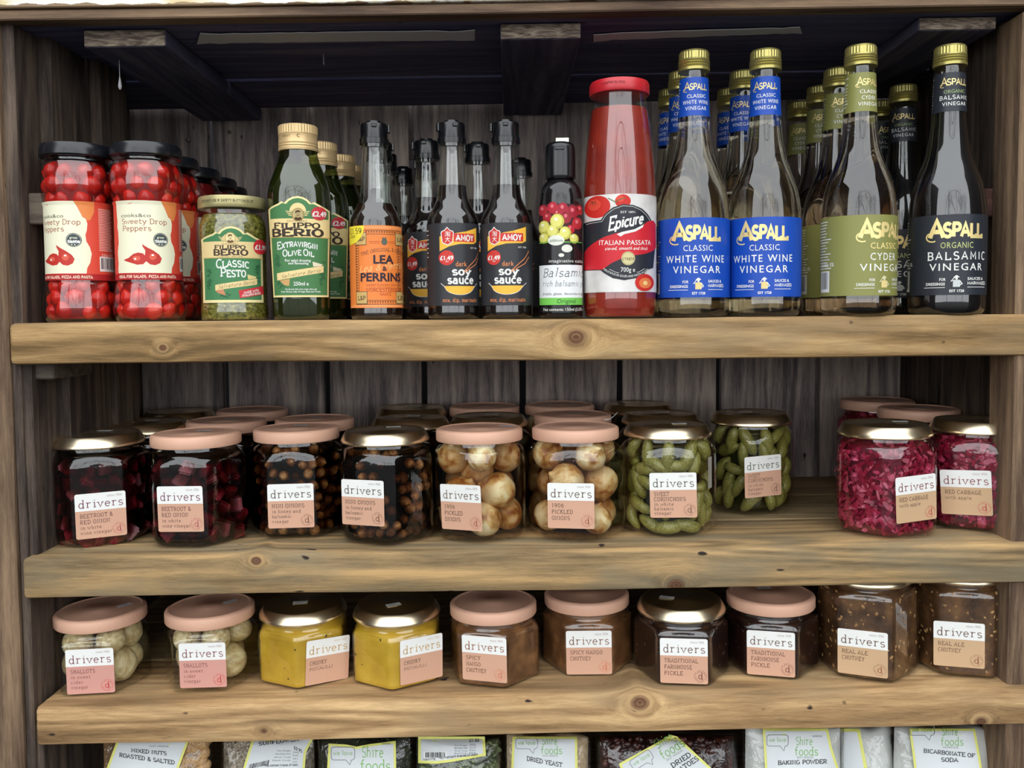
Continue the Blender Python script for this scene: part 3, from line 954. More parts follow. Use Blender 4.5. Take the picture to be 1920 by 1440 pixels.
# ---------------- vinegar bottles
VP = smooth_profile([(0, 1, 1), (50, 0, 1), (58, 1.5), (64, 10), (65, 24, 1), (65, 178, 1), (64.3, 192), (61.8, 214), (57, 235), (50, 255), (42.5, 275), (36.5, 296), (31.8, 324), (28.6, 360), (26.8, 398), (25.5, 440, 1), (24.5, 447, 1)], 3)
M_CAPG = flat(196, 184, 112, .36, .75)
def cap_vinegar(root, s):
    pr = [(25, 445), (28.4, 445.5), (28.8, 450), (27.0, 451.5), (28.8, 454), (27.0, 456), (28.8, 458.5), (27.0, 460.5), (28.4, 463), (27.4, 466), (27.2, 478), (25, 481.5), (12, 482), (0, 482)]
    return lathe('screw_cap', pr, M_CAPG, root, n=64, s=s, smooth=True, ang=25, flute=lambda k, z: (-.8 if (k % 2 and 464 < z < 480) else 0))
def man(a, cx, cy, mat, mat2=None, k=1.0):
    """small saluting figure in a hat with one hand on the hip"""
    q = lambda x, y: (cx+x*k, cy+y*k)
    a.disc(*q(0, -12.5), 5.2*k, 1.3*k, mat, 2, 12); a.disc(*q(0, -14), 2.6*k, 1.8*k, mat, 2, 10)
    a.disc(*q(0, -9.8), 2.2*k, 2.6*k, mat, 2, 12)
    a.poly([q(-4.5, -7), q(4.5, -7), q(6.5, -3), q(6, 6.5), q(-6, 6.5), q(-6, -3)], mat2 or mat, 2)
    a.line([q(-5, -6), q(-9.5, -4.5), q(-3, -12)], 1.7*k, mat, 2)
    a.line([q(5, -6), q(9.5, .5), q(4, 4)], 1.7*k, mat, 2)
def vinegar_label(kind):
    W = WHITE
    def front(a):
        cx = a.cx
        dx = {'white': 0, 'cyder': 20, 'balsamic': 13}[kind]
        c1 = GOLD
        x = cx+dx
        # name with its swash
        a.text('A', x-40, x-18, 462, 30, c1, 2, 'stroke', w=2.6, serif=False)
        a.ring(x-36, 461, 9.5, 8, 2.2, c1, 2, 60, 235, 10)
        a.text('SPALL', x-18, x+41, 461, 23, c1, 2, 'stroke', w=2.8, serif=False, sp=1.0)
        l2 = {'white': ('CLASSIC', W), 'cyder': ('CLASSIC', flat(250, 225, 150)), 'balsamic': ('ORGANIC', flat(196, 200, 130))}[kind]
        a.text(l2[0], x-23, x+28, 481, 11, l2[1], 2, bold=.0, track=1.1)
        w = {'white': ('WHITE WINE', -51, 49), 'cyder': ('CYDER', -23, 27), 'balsamic': ('BALSAMIC', -43, 46)}[kind]
        a.text(w[0], x+w[1], x+w[2], 501, 13.2, W, 2, bold=.08, track=1.25)
        a.text('VINEGAR', x-40, x+42, 520, 13.2, W, 2, bold=.08, track=1.25)
        a.text('FOR', x-24, x-14, 538, 5, W, 2, bold=.2); a.text('DRESSINGS', x-45, x-15, 546, 5, W, 2, bold=.2)
        a.rect(x-48, 549.5, x-15, 550.4, W, 2)
        a.text('SAUCES &', x+20, x+44, 537, 5, W, 2, bold=.2); a.text('MARINADES', x+20, x+48, 545, 5, W, 2, bold=.2)
        a.rect(x+20, 549, x+47, 549.9, W, 2)
        man(a, x+3, 543, W if kind != 'cyder' else flat(225, 218, 180), flat(232, 208, 140) if kind != 'balsamic' else flat(200, 205, 205), .92)
        a.text('EST 1728', x-8, x+15, 558, 4.5, W, 2, bold=.25)
        # small print round the left side, with bar code
        u = -98 if kind == 'white' else -92
        b = Art(0, None)
        def L(x0, x1, y, t): a.raw([(x0, y-t), (x1, y-t), (x1, y+t), (x0, y+t)], [(0, 1, 2, 3)], a._m_or(W), 2)
        r = random.Random(5)
        for k in range(17):
            L(u-25, u+20-r.random()*16, 430+k*5.2, .8)
        for k in range(12):
            L(u+205, u+240-r.random()*8, 430+k*9.2, 1.4)
        if kind != 'white':
            V, Fc, Wd, H = b_text('Acidity 5%', .1)
            a.raw([(u-10+x_/Wd*36, 510-y_/H*7) for x_, y_ in V], Fc, a._m(W), 2)
        a.raw([(u-14, 518), (u+16, 518), (u+16, 556), (u-14, 556)], [(0, 1, 2, 3)], a._m(flat(228, 228, 222)), 2)
        x_ = u-11
        while x_ < u+12:
            w_ = r.choice((.6, 1, 1.6)); a.raw([(x_, 520), (x_+w_, 520), (x_+w_, 550), (x_, 550)], [(0, 1, 2, 3)], a._m(DK), 3); x_ += w_+1.2
    return front
Art._m_or = lambda self, m: m
_raw = Art.raw
def _raw2(self, V, Fc, mat, layer):
    self.items.append((V, Fc, mat if isinstance(mat, int) else self._m(mat), layer))
Art.raw = _raw2
def vinegar_neck(kind):
    W = WHITE
    def f(a):
        cx = a.cx; dx = {'white': 1, 'cyder': 5, 'balsamic': 6}[kind]; x = cx+dx
        a.text('A', x-19, x-10, 190, 14, GOLD, 2, 'stroke', w=1.6, serif=False)
        a.ring(x-17, 190, 4, 3, 1.1, GOLD, 2, 60, 235, 8)
        a.text('SPALL', x-10, x+19, 189.5, 10.5, GOLD, 2, 'stroke', w=1.7, serif=False, sp=1)
        l = {'white': ('CLASSIC', 'WHITE WINE'), 'cyder': ('CLASSIC', 'CYDER'), 'balsamic': ('ORGANIC', 'BALSAMIC')}[kind]
        a.text(l[0], x-15, x+17, 204, 6.5, W if kind != 'balsamic' else flat(150, 170, 110), 2, bold=.05)
        a.text(l[1], x-21 if kind != 'cyder' else x-12, x+21 if kind != 'cyder' else x+13, 215, 7, W, 2, bold=.06, track=1.15)
        a.text('VINEGAR', x-17, x+18, 226, 7, W, 2, bold=.06, track=1.15)
        r = random.Random(2)
        for k in range(10):
            for u0 in (-52, 44):
                y = 174+k*5.6; L = 14+r.random()*7
                a.raw([(u0, y-.7), (u0+L, y-.7), (u0+L, y+.7), (u0, y+.7)], [(0, 1, 2, 3)], W, 2)
    return f
def make_vinegar(kind, px, Y, label, group, rz=0.0):
    nm = 'vinegar_bottle'
    root = thing(nm, label, 'bottle', loc1(px, Y), rz+face(px), group, TILT[0])
    s = S1*1.015
    lathe('bottle_glass', VP, G_CLEAR if kind != 'balsamic' else G_DARK, root, s=s, n=56)
    if kind == 'balsamic':
        lq = flat(14, 12, 15, .3, spec=.2); top = 452-60
        lathe('vinegar', inset(VP, .9, 1.5, 415), lq, root, s=s, n=40)
    else:
        lq = liquid('pale_vinegar_'+kind, (.80, .68, .42) if kind == 'white' else (.78, .58, .30), 20 if kind == 'white' else 22, refract=True, ior=1.25)
        lathe('vinegar', inset(VP, 1.4, 3, 405), lq, root, s=s, n=56)
    cap_vinegar(root, s)
    base = {'white': flat(20, 74, 176, .42), 'cyder': flat(138, 138, 76, .45), 'balsamic': flat(40, 44, 52, .4)}[kind]
    Rf = rprof(VP)
    lab(vinegar_label(kind), 0, 65, root, base, 0, 0, 422, 563, s, ang=(-128, 128), cut=4)
    lab(vinegar_neck(kind), 0, 26.5, root, base, 0, 0, 167, 236, s, name='neck_label', Rf=Rf, ang=(-150, 150), cut=3)
    return root

# ---------------- sauce bottles with flip caps
SP = smooth_profile([(0, 1, 1), (40, 0, 1), (46, 2), (48, 8), (48, 20, 1), (48, 178, 1), (46.5, 186), (42, 197), (35, 209), (29.5, 222), (26.5, 240), (24.5, 268), (22.5, 300), (21, 316, 1), (25, 317, 1), (25, 324, 1)], 3)
def flip_cap(root, s, k):
    c = lathe('flip_cap', [(24.5, 323), (27, 323.5), (27, 333), (25, 334), (24.6, 358), (23, 361), (14, 362), (13, 366), (0, 366.5)], PLASTIC_BLACK, root, n=40, s=s, ang=30)
    for (x, y, w, d, z0, z1, nm) in ((27 if k else -27, -2, 5, 9, 345, 361, 'hinge'), (0, -25.5, 10, 3, 352, 358, 'tab')):
        box(nm, (x-w/2)*s, (x+w/2)*s, (y-d/2)*s, (y+d/2)*s, z0*s, z1*s, PLASTIC_BLACK, c, bev=.0006)
    return c
def soy_art(a):
    x = a.cx; W = WHITE; OR = flat(226, 140, 84); Y = flat(244, 186, 66)
    RED = flat(206, 56, 48)
    a.poly([(x-34, 448), (x-10, 443), (x+12, 439), (x+35, 431), (x+35, 457), (x+28, 461), (x, 462), (x-18, 466), (x-34, 475)], Y, 1)
    a.poly([(x-11, 443), (x+30, 443), (x+30, 458), (x-11, 458)], RED, 2)
    bd = [(x-31, 443), (x-30, 440), (x-26, 438), (x-22, 433), (x-18, 438), (x-13, 440), (x-12, 443), (x-14, 458), (x-21, 463), (x-29, 459)]
    a.poly([((px-(x-21))*1.14+(x-21), (py-449)*1.12+449) for px, py in bd], W, 2); a.poly(bd, RED, 3)
    a.text('淘', x-26, x-17, 448, 8, W, 4); a.text('大', x-26, x-17, 458, 8, W, 4)
    a.text('AMOY', x-7, x+27, 456, 10, W, 3, bold=.45, slope=0)
    a.text('EST 1908', x+21, x+35, 470, 3, W, 2)
    a.disc(x-23, 487, 12.5, 13.5, RED, 2, 24); a.text('£1.49', x-33.5, x-12, 491, 8, W, 3, bold=.3); a.text('RRP', x-25, x-20, 495, 2.5, W, 3)
    a.text('dark', x-8, x+12, 502, 7.5, OR, 2, 'stroke', w=1.5)
    for dy in (0, 8):
        a.line([(x+8, 511+dy*.3), (x+22, 498+dy*.8), (x+33, 488+dy*1.2), (x+40, 474+dy*1.4)], 1.4, OR, 3)
    a.text('soy', x-14, x+20, 518, 13.5, W, 2, 'stroke', w=2.1, serif=True, sp=1.2)
    a.text('sauce', x-22, x+26, 533.5, 13.5, W, 2, 'stroke', w=2.1, sp=1.2)
    pts = [(x-27+54*k/16, 539+15*sqrt(max(0, 1-(k/8-1)**2))) for k in range(17)]
    a.poly([(x-28, 538)]+pts[1:-1]+[(x+30, 538)], Y, 2)
    a.line([(x-33, 533), (x-28, 538)]+pts[1:-1]+[(x+30, 538), (x+35, 533)], 1.0, W, 2)
    a.text('mix, dip, marinate', x-30, x+33, 567, 6.5, OR, 2, 'stroke', w=1.25)
    r = random.Random(3)
    for k in range(7):
        y = 436+k*8
        a.raw([(-78, y-.8), (-66-r.random()*6, y-.8), (-66-r.random()*6, y+.8), (-78, y+.8)], [(0, 1, 2, 3)], W, 2)
    for k in range(28):
        y = 432+k*4.6
        a.raw([(88, y-.5), (118-r.random()*8, y-.5), (118, y+.5), (88, y+.5)], [(0, 1, 2, 3)], flat(150, 152, 150), 2)
def lea_art(a):
    x = a.cx; T = flat(48, 34, 44); B = flat(70, 58, 44); RD = flat(170, 62, 30)
    LT = flat(244, 186, 120)
    for yy in (428.6, 571):
        for k in range(40):
            xx = x-47+k*2.4
            a.rect(xx, yy, xx+1.1, yy+4.5, flat(250, 180, 120), 1)
    a.line([(x-36, 436), (x+44, 436), (x+44, 570), (x-36, 570), (x-36, 436)], 1.0, B, 1)
    a.line([(x-31, 443), (x+38, 443), (x+38, 563), (x-31, 563), (x-31, 443)], 0.9, B, 1)
    for k in range(12):
        for yy in (439.5, 566.5):
            xx = x-18+k*4.6; a.poly([(xx, yy-1.8), (xx+3, yy-1.8), (xx+1.2, yy+1.8)], B, 2)
    for k in range(20):
        for xx in (x-33.5, x+41):
            yy = 462+k*4.8; a.poly([(xx-1.6, yy), (xx+1.6, yy+1.2), (xx-1.6, yy+3)], B, 2)
    for (bx, by_) in ((x-35, 547), (x+36, 547), (x-35, 440), (x+36, 440)):
        a.rect(bx-1, by_, bx+18, by_+22, flat(206, 170, 104), 3); a.line([(bx-1, by_), (bx+18, by_), (bx+18, by_+22), (bx-1, by_+22), (bx-1, by_)], .8, B, 4)
        a.text('L&P', bx+2, bx+15, by_+15, 7, B, 4, 'stroke', w=1.6)
    a.disc(x+15, 457, 5.5, 6, flat(96, 98, 84), 2, 14); a.poly([(x+11, 452), (x+12, 448), (x+15, 450), (x+18, 448), (x+19, 452)], flat(96, 98, 84), 2)
    for yy in (456, 459): a.rect(x-12, yy, x+7, yy+.6, RD, 2); a.rect(x+22, yy, x+36, yy+.6, RD, 2)
    a.text('THE ORIGINAL & GENUINE', x-27, x+52, 483, 6.2, T, 2, 'stroke', w=1.0, bend=9)
    a.text('Lea & Perrins', x-30, x+50, 512, 12, LT, 2, 'stroke', w=1.3, serif=False, slant=.35, slope=-.12)
    a.text('LEA', x-5, x+31, 496, 15.5, T, 3, bold=.32)
    a.text('&', x+11, x+19, 509.5, 9, T, 3, bold=.2)
    a.text('PERRINS', x-28, x+43, 528, 15.5, T, 3, bold=.32)
    a.text('EXPERT BLENDERS SINCE 1837', x-18, x+42, 537, 3.4, RD, 2, 'stroke', w=1.0)
    a.text('WORCESTERSHIRE', x-18, x+44, 547, 6.6, RD, 2, 'stroke', w=1.3)
    a.text('SAUCE', x+6, x+26, 554, 5, RD, 2, 'stroke', w=1.2)
    # yellow price flash
    pts = [(x-47.6, 427.4), (x-20, 427.4)]+[(x-47.6+27.6*cos(radians(q)), 427.4+34*sin(radians(q))) for q in (20, 40, 60, 80)]+[(x-47.6, 461)]
    a.poly(pts, flat(240, 222, 60), 5)
    a.text('£1.59', x-45, x-25, 441.5, 9.5, T, 6, 'stroke', w=1.2); a.text('RRP', x-44, x-36, 449, 4.5, T, 6, 'stroke', w=1.2)
def make_sauce(kind, px, Y, label, group, rz=0.0):
    s = S1
    root = thing('worcester_sauce_bottle' if kind == 'lea' else 'soy_sauce_bottle', label, 'bottle', loc1(px, Y), rz+face(px), group, TILT[0])
    lathe('bottle_glass', SP, G_DARK, root, s=s, n=48)
    m = flat(22, 12, 10, .3, spec=.2) if kind == 'soy' else flat(34, 20, 12, .3, spec=.2)
    lathe('sauce', inset(SP, .8, 1.5, 246 if kind == 'soy' else 214), m, root, s=s, n=40)
    flip_cap(root, s, kind == 'lea')
    if kind == 'soy':
        lab(soy_art, 0, 48, root, flat(50, 50, 54, .4), 0, 0, 424, 574, s, ang=(-115, 150), cut=3)
    else:
        lab(lea_art, 0, 48, root, flat(238, 132, 60, .45), 0, 0, 427, 576.5, s, ang=(-84, 112), cut=3)
        g = Art(0, 48)
    return root

# ---------------- olive oil
OP = smooth_profile([(0, 1, 1), (46, 0, 1), (50, 3), (52, 12), (53, 60), (56, 140), (58, 195), (57.5, 225), (54, 250), (46, 272), (39, 290), (35.5, 303), (34, 312, 1), (33, 330, 1)], 3)
def ropsec(th, z):
    k = .0 if z > 300 else min(1, (300-z)/60)
    p = 3.0; q = (abs(cos(th))**p+abs(sin(th))**p)**(-1/p)
    return 1+(q-1)*k*.75
def portrait(a, x, y, k=1.0):
    BR = flat(110, 74, 44); SK = flat(236, 214, 160)
    a.disc(x, y, 11*k, 12*k, flat(206, 178, 112), 3, 20); a.disc(x, y, 9*k, 10.2*k, flat(240, 226, 170), 4, 20)
    a.poly([(x-7*k, y+8*k), (x-4*k, y+4*k), (x, y+6*k), (x+4*k, y+4*k), (x+7*k, y+8*k), (x, y+10.4*k)], BR, 5)
    a.disc(x, y-.5*k, 4*k, 5.6*k, SK, 6, 14)
    a.poly([(x-4.6*k, y-1*k), (x-4.4*k, y-6*k), (x-1*k, y-8*k), (x+3.4*k, y-7*k), (x+4.2*k, y-3.6*k), (x+1*k, y-4.6*k), (x-2.6*k, y-4*k)], BR, 7)
    a.rect(x-2*k, y+1.2*k, x+2*k, y+2.2*k, BR, 7); a.rect(x-2.6*k, y-2*k, x-1*k, y-1.4*k, BR, 7); a.rect(x+.8*k, y-2*k, x+2.4*k, y-1.4*k, BR, 7)
def wreath(a, x0, x1, y0, y1, mat, seed, n=16):
    r = random.Random(seed)
    for k in range(n):
        a.rot = (r.uniform(0, 3.1), 0, 0)
        cx, cy_ = r.uniform(x0, x1), r.uniform(y0, y1)
        a.rot = None
        q = r.uniform(0, 3.1)
        pts = [(cx+3.6*cos(t)*cos(q)-1.3*sin(t)*sin(q), cy_+3.6*cos(t)*sin(q)+1.3*sin(t)*cos(q)) for t in [i*pi/4 for i in range(8)]]
        x_ok = all(x0-4 < p[0] < x1+4 for p in pts)
        if x_ok: a.poly(pts, mat, 2)
def oil_shape(x, d=0.0, y0=376, y1=556, wl=51, wr=50, ybase=401):
    top = [(x-wl+d, y1-d), (x-wl+d, ybase-4+d*.3)]
    top += [(x-34, ybase-13+d)]
    top += [(x-29+d*.3, ybase-17+d)]+[(x-3+(26-d)*cos(radians(q)), ybase-1-(25-d)*sin(radians(q))*1.0) for q in (150, 130, 110, 90, 70, 50, 30)]
    top += [(x+24-d*.3, ybase-16+d), (x+38, ybase-8+d), (x+wr-d, ybase-2+d*.3), (x+wr-d, y1-d)]
    return top
def oil_art(a):
    x = a.cx; GR = flat(72, 124, 74); T = flat(60, 46, 34); W = WHITE; CR = flat(238, 212, 150)
    a.poly(oil_shape(x, 3.4), GR, 1)
    for k in (-1, 1):
        for q in range(3): a.line([(x-3+k*9, 404+q*3), (x-3+k*(20-q*2), 402+q*3.4)], 1.4, CR, 2)
    a.disc(x-3, 402, 14, 15, CR, 2, 20, 180, 360)
    portrait(a, x-3, 408, 1.0)
    a.rect(x-51, 415, x+50, 449, CR, 2); a.rect(x-51, 447.6, x+50, 449, flat(200, 170, 100), 3)
    portrait(a, x-3, 408, 1.0)
    a.text('SINCE 1867', x-22, x+12, 421, 3, T, 3, 'stroke', w=1.1)
    a.text('FILIPPO', x-41, x+32, 432, 9, T, 3, 'stroke', w=2.1, sp=1.2)
    a.text('BERIO', x-45, x+37, 446.5, 12.5, T, 3, 'stroke', w=2.3, sp=1.4)
    wreath(a, x-42, x-36, 480, 500, flat(50, 100, 62), 1, 14); wreath(a, x+34, x+40, 490, 535, flat(50, 100, 62), 2, 22); wreath(a, x-40, x-30, 520, 540, flat(50, 100, 62), 4, 8)
    wv = lambda t: 5*(abs(t-.5)*2)**1.3-2
    a.text('EXTRAVIRGIN', x-38, x+29, 467, 9, W, 3, 'stroke', w=2.2, serif=False, wave=wv, smallcaps=True)
    a.text('OLIVE OIL', x-30, x+23, 481, 8.5, W, 3, 'stroke', w=2.2, serif=False, smallcaps=True, wave=lambda t: 3*(abs(t-.5)*2)-1)
    a.text('For salad dressing', x-27, x+18, 492, 4.6, W, 3, bold=.2); a.text('and flavouring', x-22, x+14, 497, 4.6, W, 3, bold=.2)
    a.poly([(x-41, 513), (x+39, 499), (x+39, 511), (x-41, 526)], CR, 3)
    a.poly([(x+21, 492), (x+38, 497), (x+34, 500), (x+22, 501)], flat(232, 220, 190), 3); a.poly([(x-37, 526), (x-20, 523), (x-22, 536), (x-30, 534)], flat(206, 160, 100), 3)
    a.text('Salvatore Berio', x-34, x+33, 522, 6, T, 4, 'stroke', w=.8, serif=False, slant=.3, slope=-.17)
    a.text('250ml e', x-14, x+14, 535, 7, W, 3, bold=.15)
    a.text('Produced with extra virgin olive oils', x-28, x+28, 543, 3, W, 3, bold=.2)
    a.text('from Greece, Italy, Portugal, Spain and Tunisia', x-35, x+34, 547.4, 3, W, 3, bold=.2)
    a.disc(x+31, 405, 12, 12, flat(196, 50, 58), 8, 24); a.text('£2.49', x+20.5, x+42, 410.5, 9.5, W, 9, bold=.3)
def make_oil(px, Y, label, group):
    s = S1
    root = thing('olive_oil_bottle', label, 'bottle', loc1(px, Y), face(px), group, TILT[0])
    lathe('bottle_glass', OP, G_GREEN, root, s=s, n=64, sec=ropsec)
    lathe('oil', inset(OP, 1.0, 2, 284), noisy('olive_oil', [(0.3, (58, 58, 24)), (0.7, (80, 80, 38))], 8, .3), root, s=s, n=64, sec=ropsec)
    capm = flat(222, 190, 138, .4, .35)
    c = lathe('screw_cap', [(33, 311), (36, 311.5), (36.5, 316), (35.4, 318), (36.4, 320), (35.4, 322.5), (36.2, 325), (35.6, 328), (35.4, 340), (36.2, 342), (36, 343), (36, 356), (34, 358), (0, 359)], capm, root, n=84, s=s, ang=25, flute=lambda k, z: (-.9 if (k % 2 and 342.5 < z < 357) else 0))
    b = Art(0, 36); b.text('C', -2, 3, 265, 5, flat(90, 74, 50), 1, 'stroke', w=1.4); b.text('ABOUT', -28, -14, 264, 3.5, flat(120, 96, 62), 1, 'stroke', w=1)
    b.build('lettering', c, wrap(36, BY, s, gap=.3), 3)
    Rf = rprof(OP)
    lab(oil_art, 0, 58, root, flat(240, 222, 158), 0, 0, 0, 0, s, Rf=lambda h: Rf(h)+.3, sec=ropsec, shape=oil_shape(0), cut=3)
    return root

# ---------------- pesto
PP = smooth_profile([(0, 1, 1), (54, 0, 1), (59, 3), (61, 14), (60.5, 26), (59.5, 34), (59.3, 90), (60, 140), (61.5, 160), (60.5, 176), (56, 188), (52, 196, 1), (51, 204, 1)], 3)
def pesto_shape(x, d=0):
    return oil_shape(x, d, 0, 565, 55, 51, 454)
def pesto_art(a):
    x = a.cx; GR = flat(70, 128, 82); T = flat(70, 54, 40); W = WHITE; CR = flat(232, 206, 148)
    a.poly([(px, min(py, 560)) for px, py in pesto_shape(x, 3.6)], GR, 1)
    a.disc(x-6, 454, 14, 13, CR, 2, 20, 180, 360)
    for k in (-1, 1):
        for q in range(3): a.line([(x-5+k*9, 449+q*2.5), (x-5+k*(20-q*2), 447+q*3)], 1.3, CR, 2)
    a.rect(x-53, 455, x+50, 485, CR, 2); a.rect(x-53, 483.6, x+50, 485, flat(196, 170, 96), 3)
    portrait(a, x-5, 449, .85)
    a.text('SINCE 1867', x-20, x+8, 461, 2.6, T, 3, 'stroke', w=1)
    a.text('FILIPPO', x-32, x+20, 468.5, 6.6, T, 3, 'stroke', w=2.0, sp=1.2)
    a.text('BERIO', x-34, x+24, 479.5, 9.6, T, 3, 'stroke', w=2.2, sp=1.4)
    a.text('ITALIAN RECIPE', x-28, x+16, 483, 2.4, T, 3, 'stroke', w=1)
    wreath(a, x-46, x-40, 505, 540, flat(46, 98, 62), 7, 18); wreath(a, x+38, x+44, 495, 530, flat(46, 98, 62), 8, 18); wreath(a, x-24, x-4, 549, 556, flat(46, 98, 62), 9, 8)
    a.text('CLASSIC', x-30, x+26, 501.5, 11, W, 3, 'stroke', w=2.1, serif=True, smallcaps=True, wave=lambda t: 2.5*(abs(t-.5)*2)**2-1)
    a.text('PESTO', x-23, x+20, 518.5, 11.5, W, 3, 'stroke', w=2.1, serif=True, smallcaps=True)
    a.poly([(x-33, 533), (x+40, 521), (x+40, 532), (x-33, 543)], CR, 3)
    a.poly([(x+23, 514), (x+39, 518), (x+37, 521), (x+24, 523)], flat(224, 206, 140), 3); a.poly([(x-33, 543), (x-19, 541), (x-15, 552), (x-28, 548)], flat(200, 136, 96), 3)
    a.text('Salvatore Berio', x-28, x+35, 540, 6, T, 4, 'stroke', w=.8, serif=False, slant=.3, slope=-.15)
    a.poly([(x+7, 543), (x+50, 534), (x+52, 549), (x+9, 557)], flat(206, 50, 58), 4)
    a.text('MADE WITH', x+16, x+42, 549.5, 4.2, W, 5, bold=.25, slope=-.19); a.text('ITALIAN BASIL', x+13, x+46, 555, 4.2, W, 5, bold=.25, slope=-.19)
    a.disc(x+46, 463, 12, 13.5, flat(206, 44, 52), 8, 24); a.text('£1.99', x+36.5, x+56, 468, 9, W, 9, bold=.3)
def make_pesto(px, Y, label, group):
    s = S1
    root = thing('pesto_jar', label, 'jar', loc1(px, Y), face(px), group, TILT[0])
    lathe('jar_glass', PP, G_CLEAR, root, s=s, n=48)
    lathe('pesto', inset(PP, 1.0, 2.5, 195), noisy('pesto_paste', [(0.32, (52, 54, 14)), (0.48, (98, 96, 34)), (0.6, (128, 122, 52)), (0.75, (176, 166, 96))], 260, .35, 5, bump=.5, stretch=(1, 1, 1.6)), root, s=s, n=48)
    lid = lathe('lid', [(51, 205), (60.5, 205.5), (61.5, 208), (61.3, 222), (59, 226.5), (54, 227.5), (52, 226.5), (0, 226)], flat(176, 166, 118, .34, .45), root, n=56, s=s, ang=40)
    b = Art(0, 61.4); b.text('DO NOT USE IF SAFETY BUTTON IS UP', -52, 36, 384, 5, flat(60, 58, 40), 1, bold=.05)
    b.build('lettering', lid, wrap(61.4, BY, s, gap=.4), 4)
    Rf = rprof(PP)
    lab(pesto_art, 0, 60, root, flat(236, 220, 160), 0, 0, 0, 0, s, Rf=Rf, shape=pesto_shape(0), cut=3)
    return root

# ---------------- sweet peppers
QP = smooth_profile([(0, 1, 1), (55, 0, 1), (60, 4), (64.5, 18), (64.5, 36), (61.5, 58), (58.8, 72), (58, 84), (58, 200), (59, 214), (62.5, 232), (65, 252), (63.5, 272), (58, 288), (55, 294, 1), (54, 302, 1)], 3)
PEP = noisy('pepper_skin', [(0.3, (176, 22, 18)), (0.6, (206, 40, 28)), (0.8, (222, 74, 48))], 30, .22, 2)
def pepper_art(a):
    x = a.cx; CO = flat(222, 78, 58, .5); ORG = flat(232, 138, 74); CR = flat(242, 238, 208)
    r = random.Random(4)
    # cream panel with torn edges between coral bands
    lf = [(x-51+r.uniform(-1, 1.4), 510-(510-380.3)*k/14) for k in range(15)]
    rt = [(x+22, 380.3), (x+27, 390), (x+31, 400), (x+34, 408), (x+38, 411), (x+40, 420), (x+39, 432), (x+37, 440), (x+38, 452), (x+42, 462), (x+44, 474), (x+42, 490), (x+38, 500), (x+37, 510)]
    a.poly(lf+rt, CR, 1)
    a.poly([(x+22, 380.2), (x+48, 380.2), (x+48, 398), (x+44, 412), (x+40, 415), (x+38, 410), (x+34, 407), (x+31, 399), (x+27, 389)], ORG, 2)
    T = flat(90, 84, 66); TR = flat(178, 122, 96)
    a.text('cooks&co', x-44, x+5, 410, 6.8, T, 2, bold=.02)
    a.text('Sweety Drop', x-43, x+31, 422, 9, TR, 2, 'stroke', w=1.35, sp=1.1)
    a.text('Peppers', x-42, x+5, 434.5, 9, TR, 2, 'stroke', w=1.35, sp=1.1)
    a.disc(x+20, 450, 12.3, 12.6, flat(62, 74, 78), 2, 26); a.ring(x+20, 450, 10.9, 11.2, .5, CR, 3)
    a.text('great', x+14, x+26, 447.5, 4.2, CR, 3, bold=.1); a.text('taste', x+10.5, x+30, 455, 6.4, WHITE, 3, bold=.5)
    a.disc(x+17.5, 458, 1.1, 1.1, CR, 3, 8); a.disc(x+22, 458, 1.1, 1.1, CR, 3, 8)
    R1 = flat(196, 52, 42, .5); R2 = flat(222, 96, 72)
    a.poly([(x-42, 486.5), (x-34, 483), (x-26, 476), (x-18, 473.5), (x-10, 475), (x-5, 481), (x-5, 489), (x-10, 494.5), (x-20, 495.5), (x-30, 492), (x-38, 489)], R1, 2)
    a.disc(x-21, 484, 7, 4.5, R2, 3, 14); a.disc(x-23, 485, 2, 2, WHITE, 4, 8)
    a.poly([(x-11, 458.5), (x-3, 464), (x+8, 470), (x+17, 477), (x+21, 484), (x+18, 492), (x+10, 496), (x+1, 494.5), (x-5, 489), (x-7, 480), (x-6, 470), (x-10, 463)], R1, 3)
    a.disc(x+6, 481, 6, 6, R2, 4, 14); a.disc(x+6, 478, 2.4, 1.8, WHITE, 5, 8)
    W = flat(240, 214, 200)
    def band(u0, u1, y, t, m, l=2): a.raw([(u0, y-t), (u1, y-t), (u1, y+t), (u0, y+t)], [(0, 1, 2, 3)], m, l)
    rr = random.Random(9)
    for k in range(26): band(64, 100-rr.random()*9, 392+k*3.0, .6, W, 3)
    V, Fc, Wd, H = b_text('235g', .1); a.raw([(68+p/Wd*16, 478-q/H*5) for p, q in V], Fc, a._m(W), 3)
    V, Fc, Wd, H = b_text('260g', .1); a.raw([(86+p/Wd*13, 477-q/H*5) for p, q in V], Fc, a._m(W), 3)
    band(64, 108, 492, 13.5, flat(232, 232, 226), 3); u = 67
    while u < 104:
        w = rr.choice((.6, 1, 1.7)); a.raw([(u, 481), (u+w, 481), (u+w, 501), (u, 501)], [(0, 1, 2, 3)], DK, 4); u += w+rr.choice((.8, 1.3))
    band(-97, 97, 516.5, 5.6, flat(176, 34, 36), 2)
    a.text('IDEAL FOR SALADS, PIZZA AND PASTA', x-50, x+44, 518.8, 4.6, flat(248, 226, 200), 3, 'stroke', w=2.0)
_pep_obj = {}
def pepper_piece(parent):
    if 'm' not in _pep_obj:
        pr = smooth_profile([(0, -9.5), (6.5, -8), (9.8, -2), (9, 4), (5.4, 8.4), (1.8, 11), (0, 12)], 2)
        V = []; n = 14
        o = lathe('pepper', pr, PEP, parent, n=n, s=S1*1.62)
        _pep_obj['m'] = o
        return o
    o = _pep_obj['m'].copy(); COL.objects.link(o); o.parent = parent
    return o
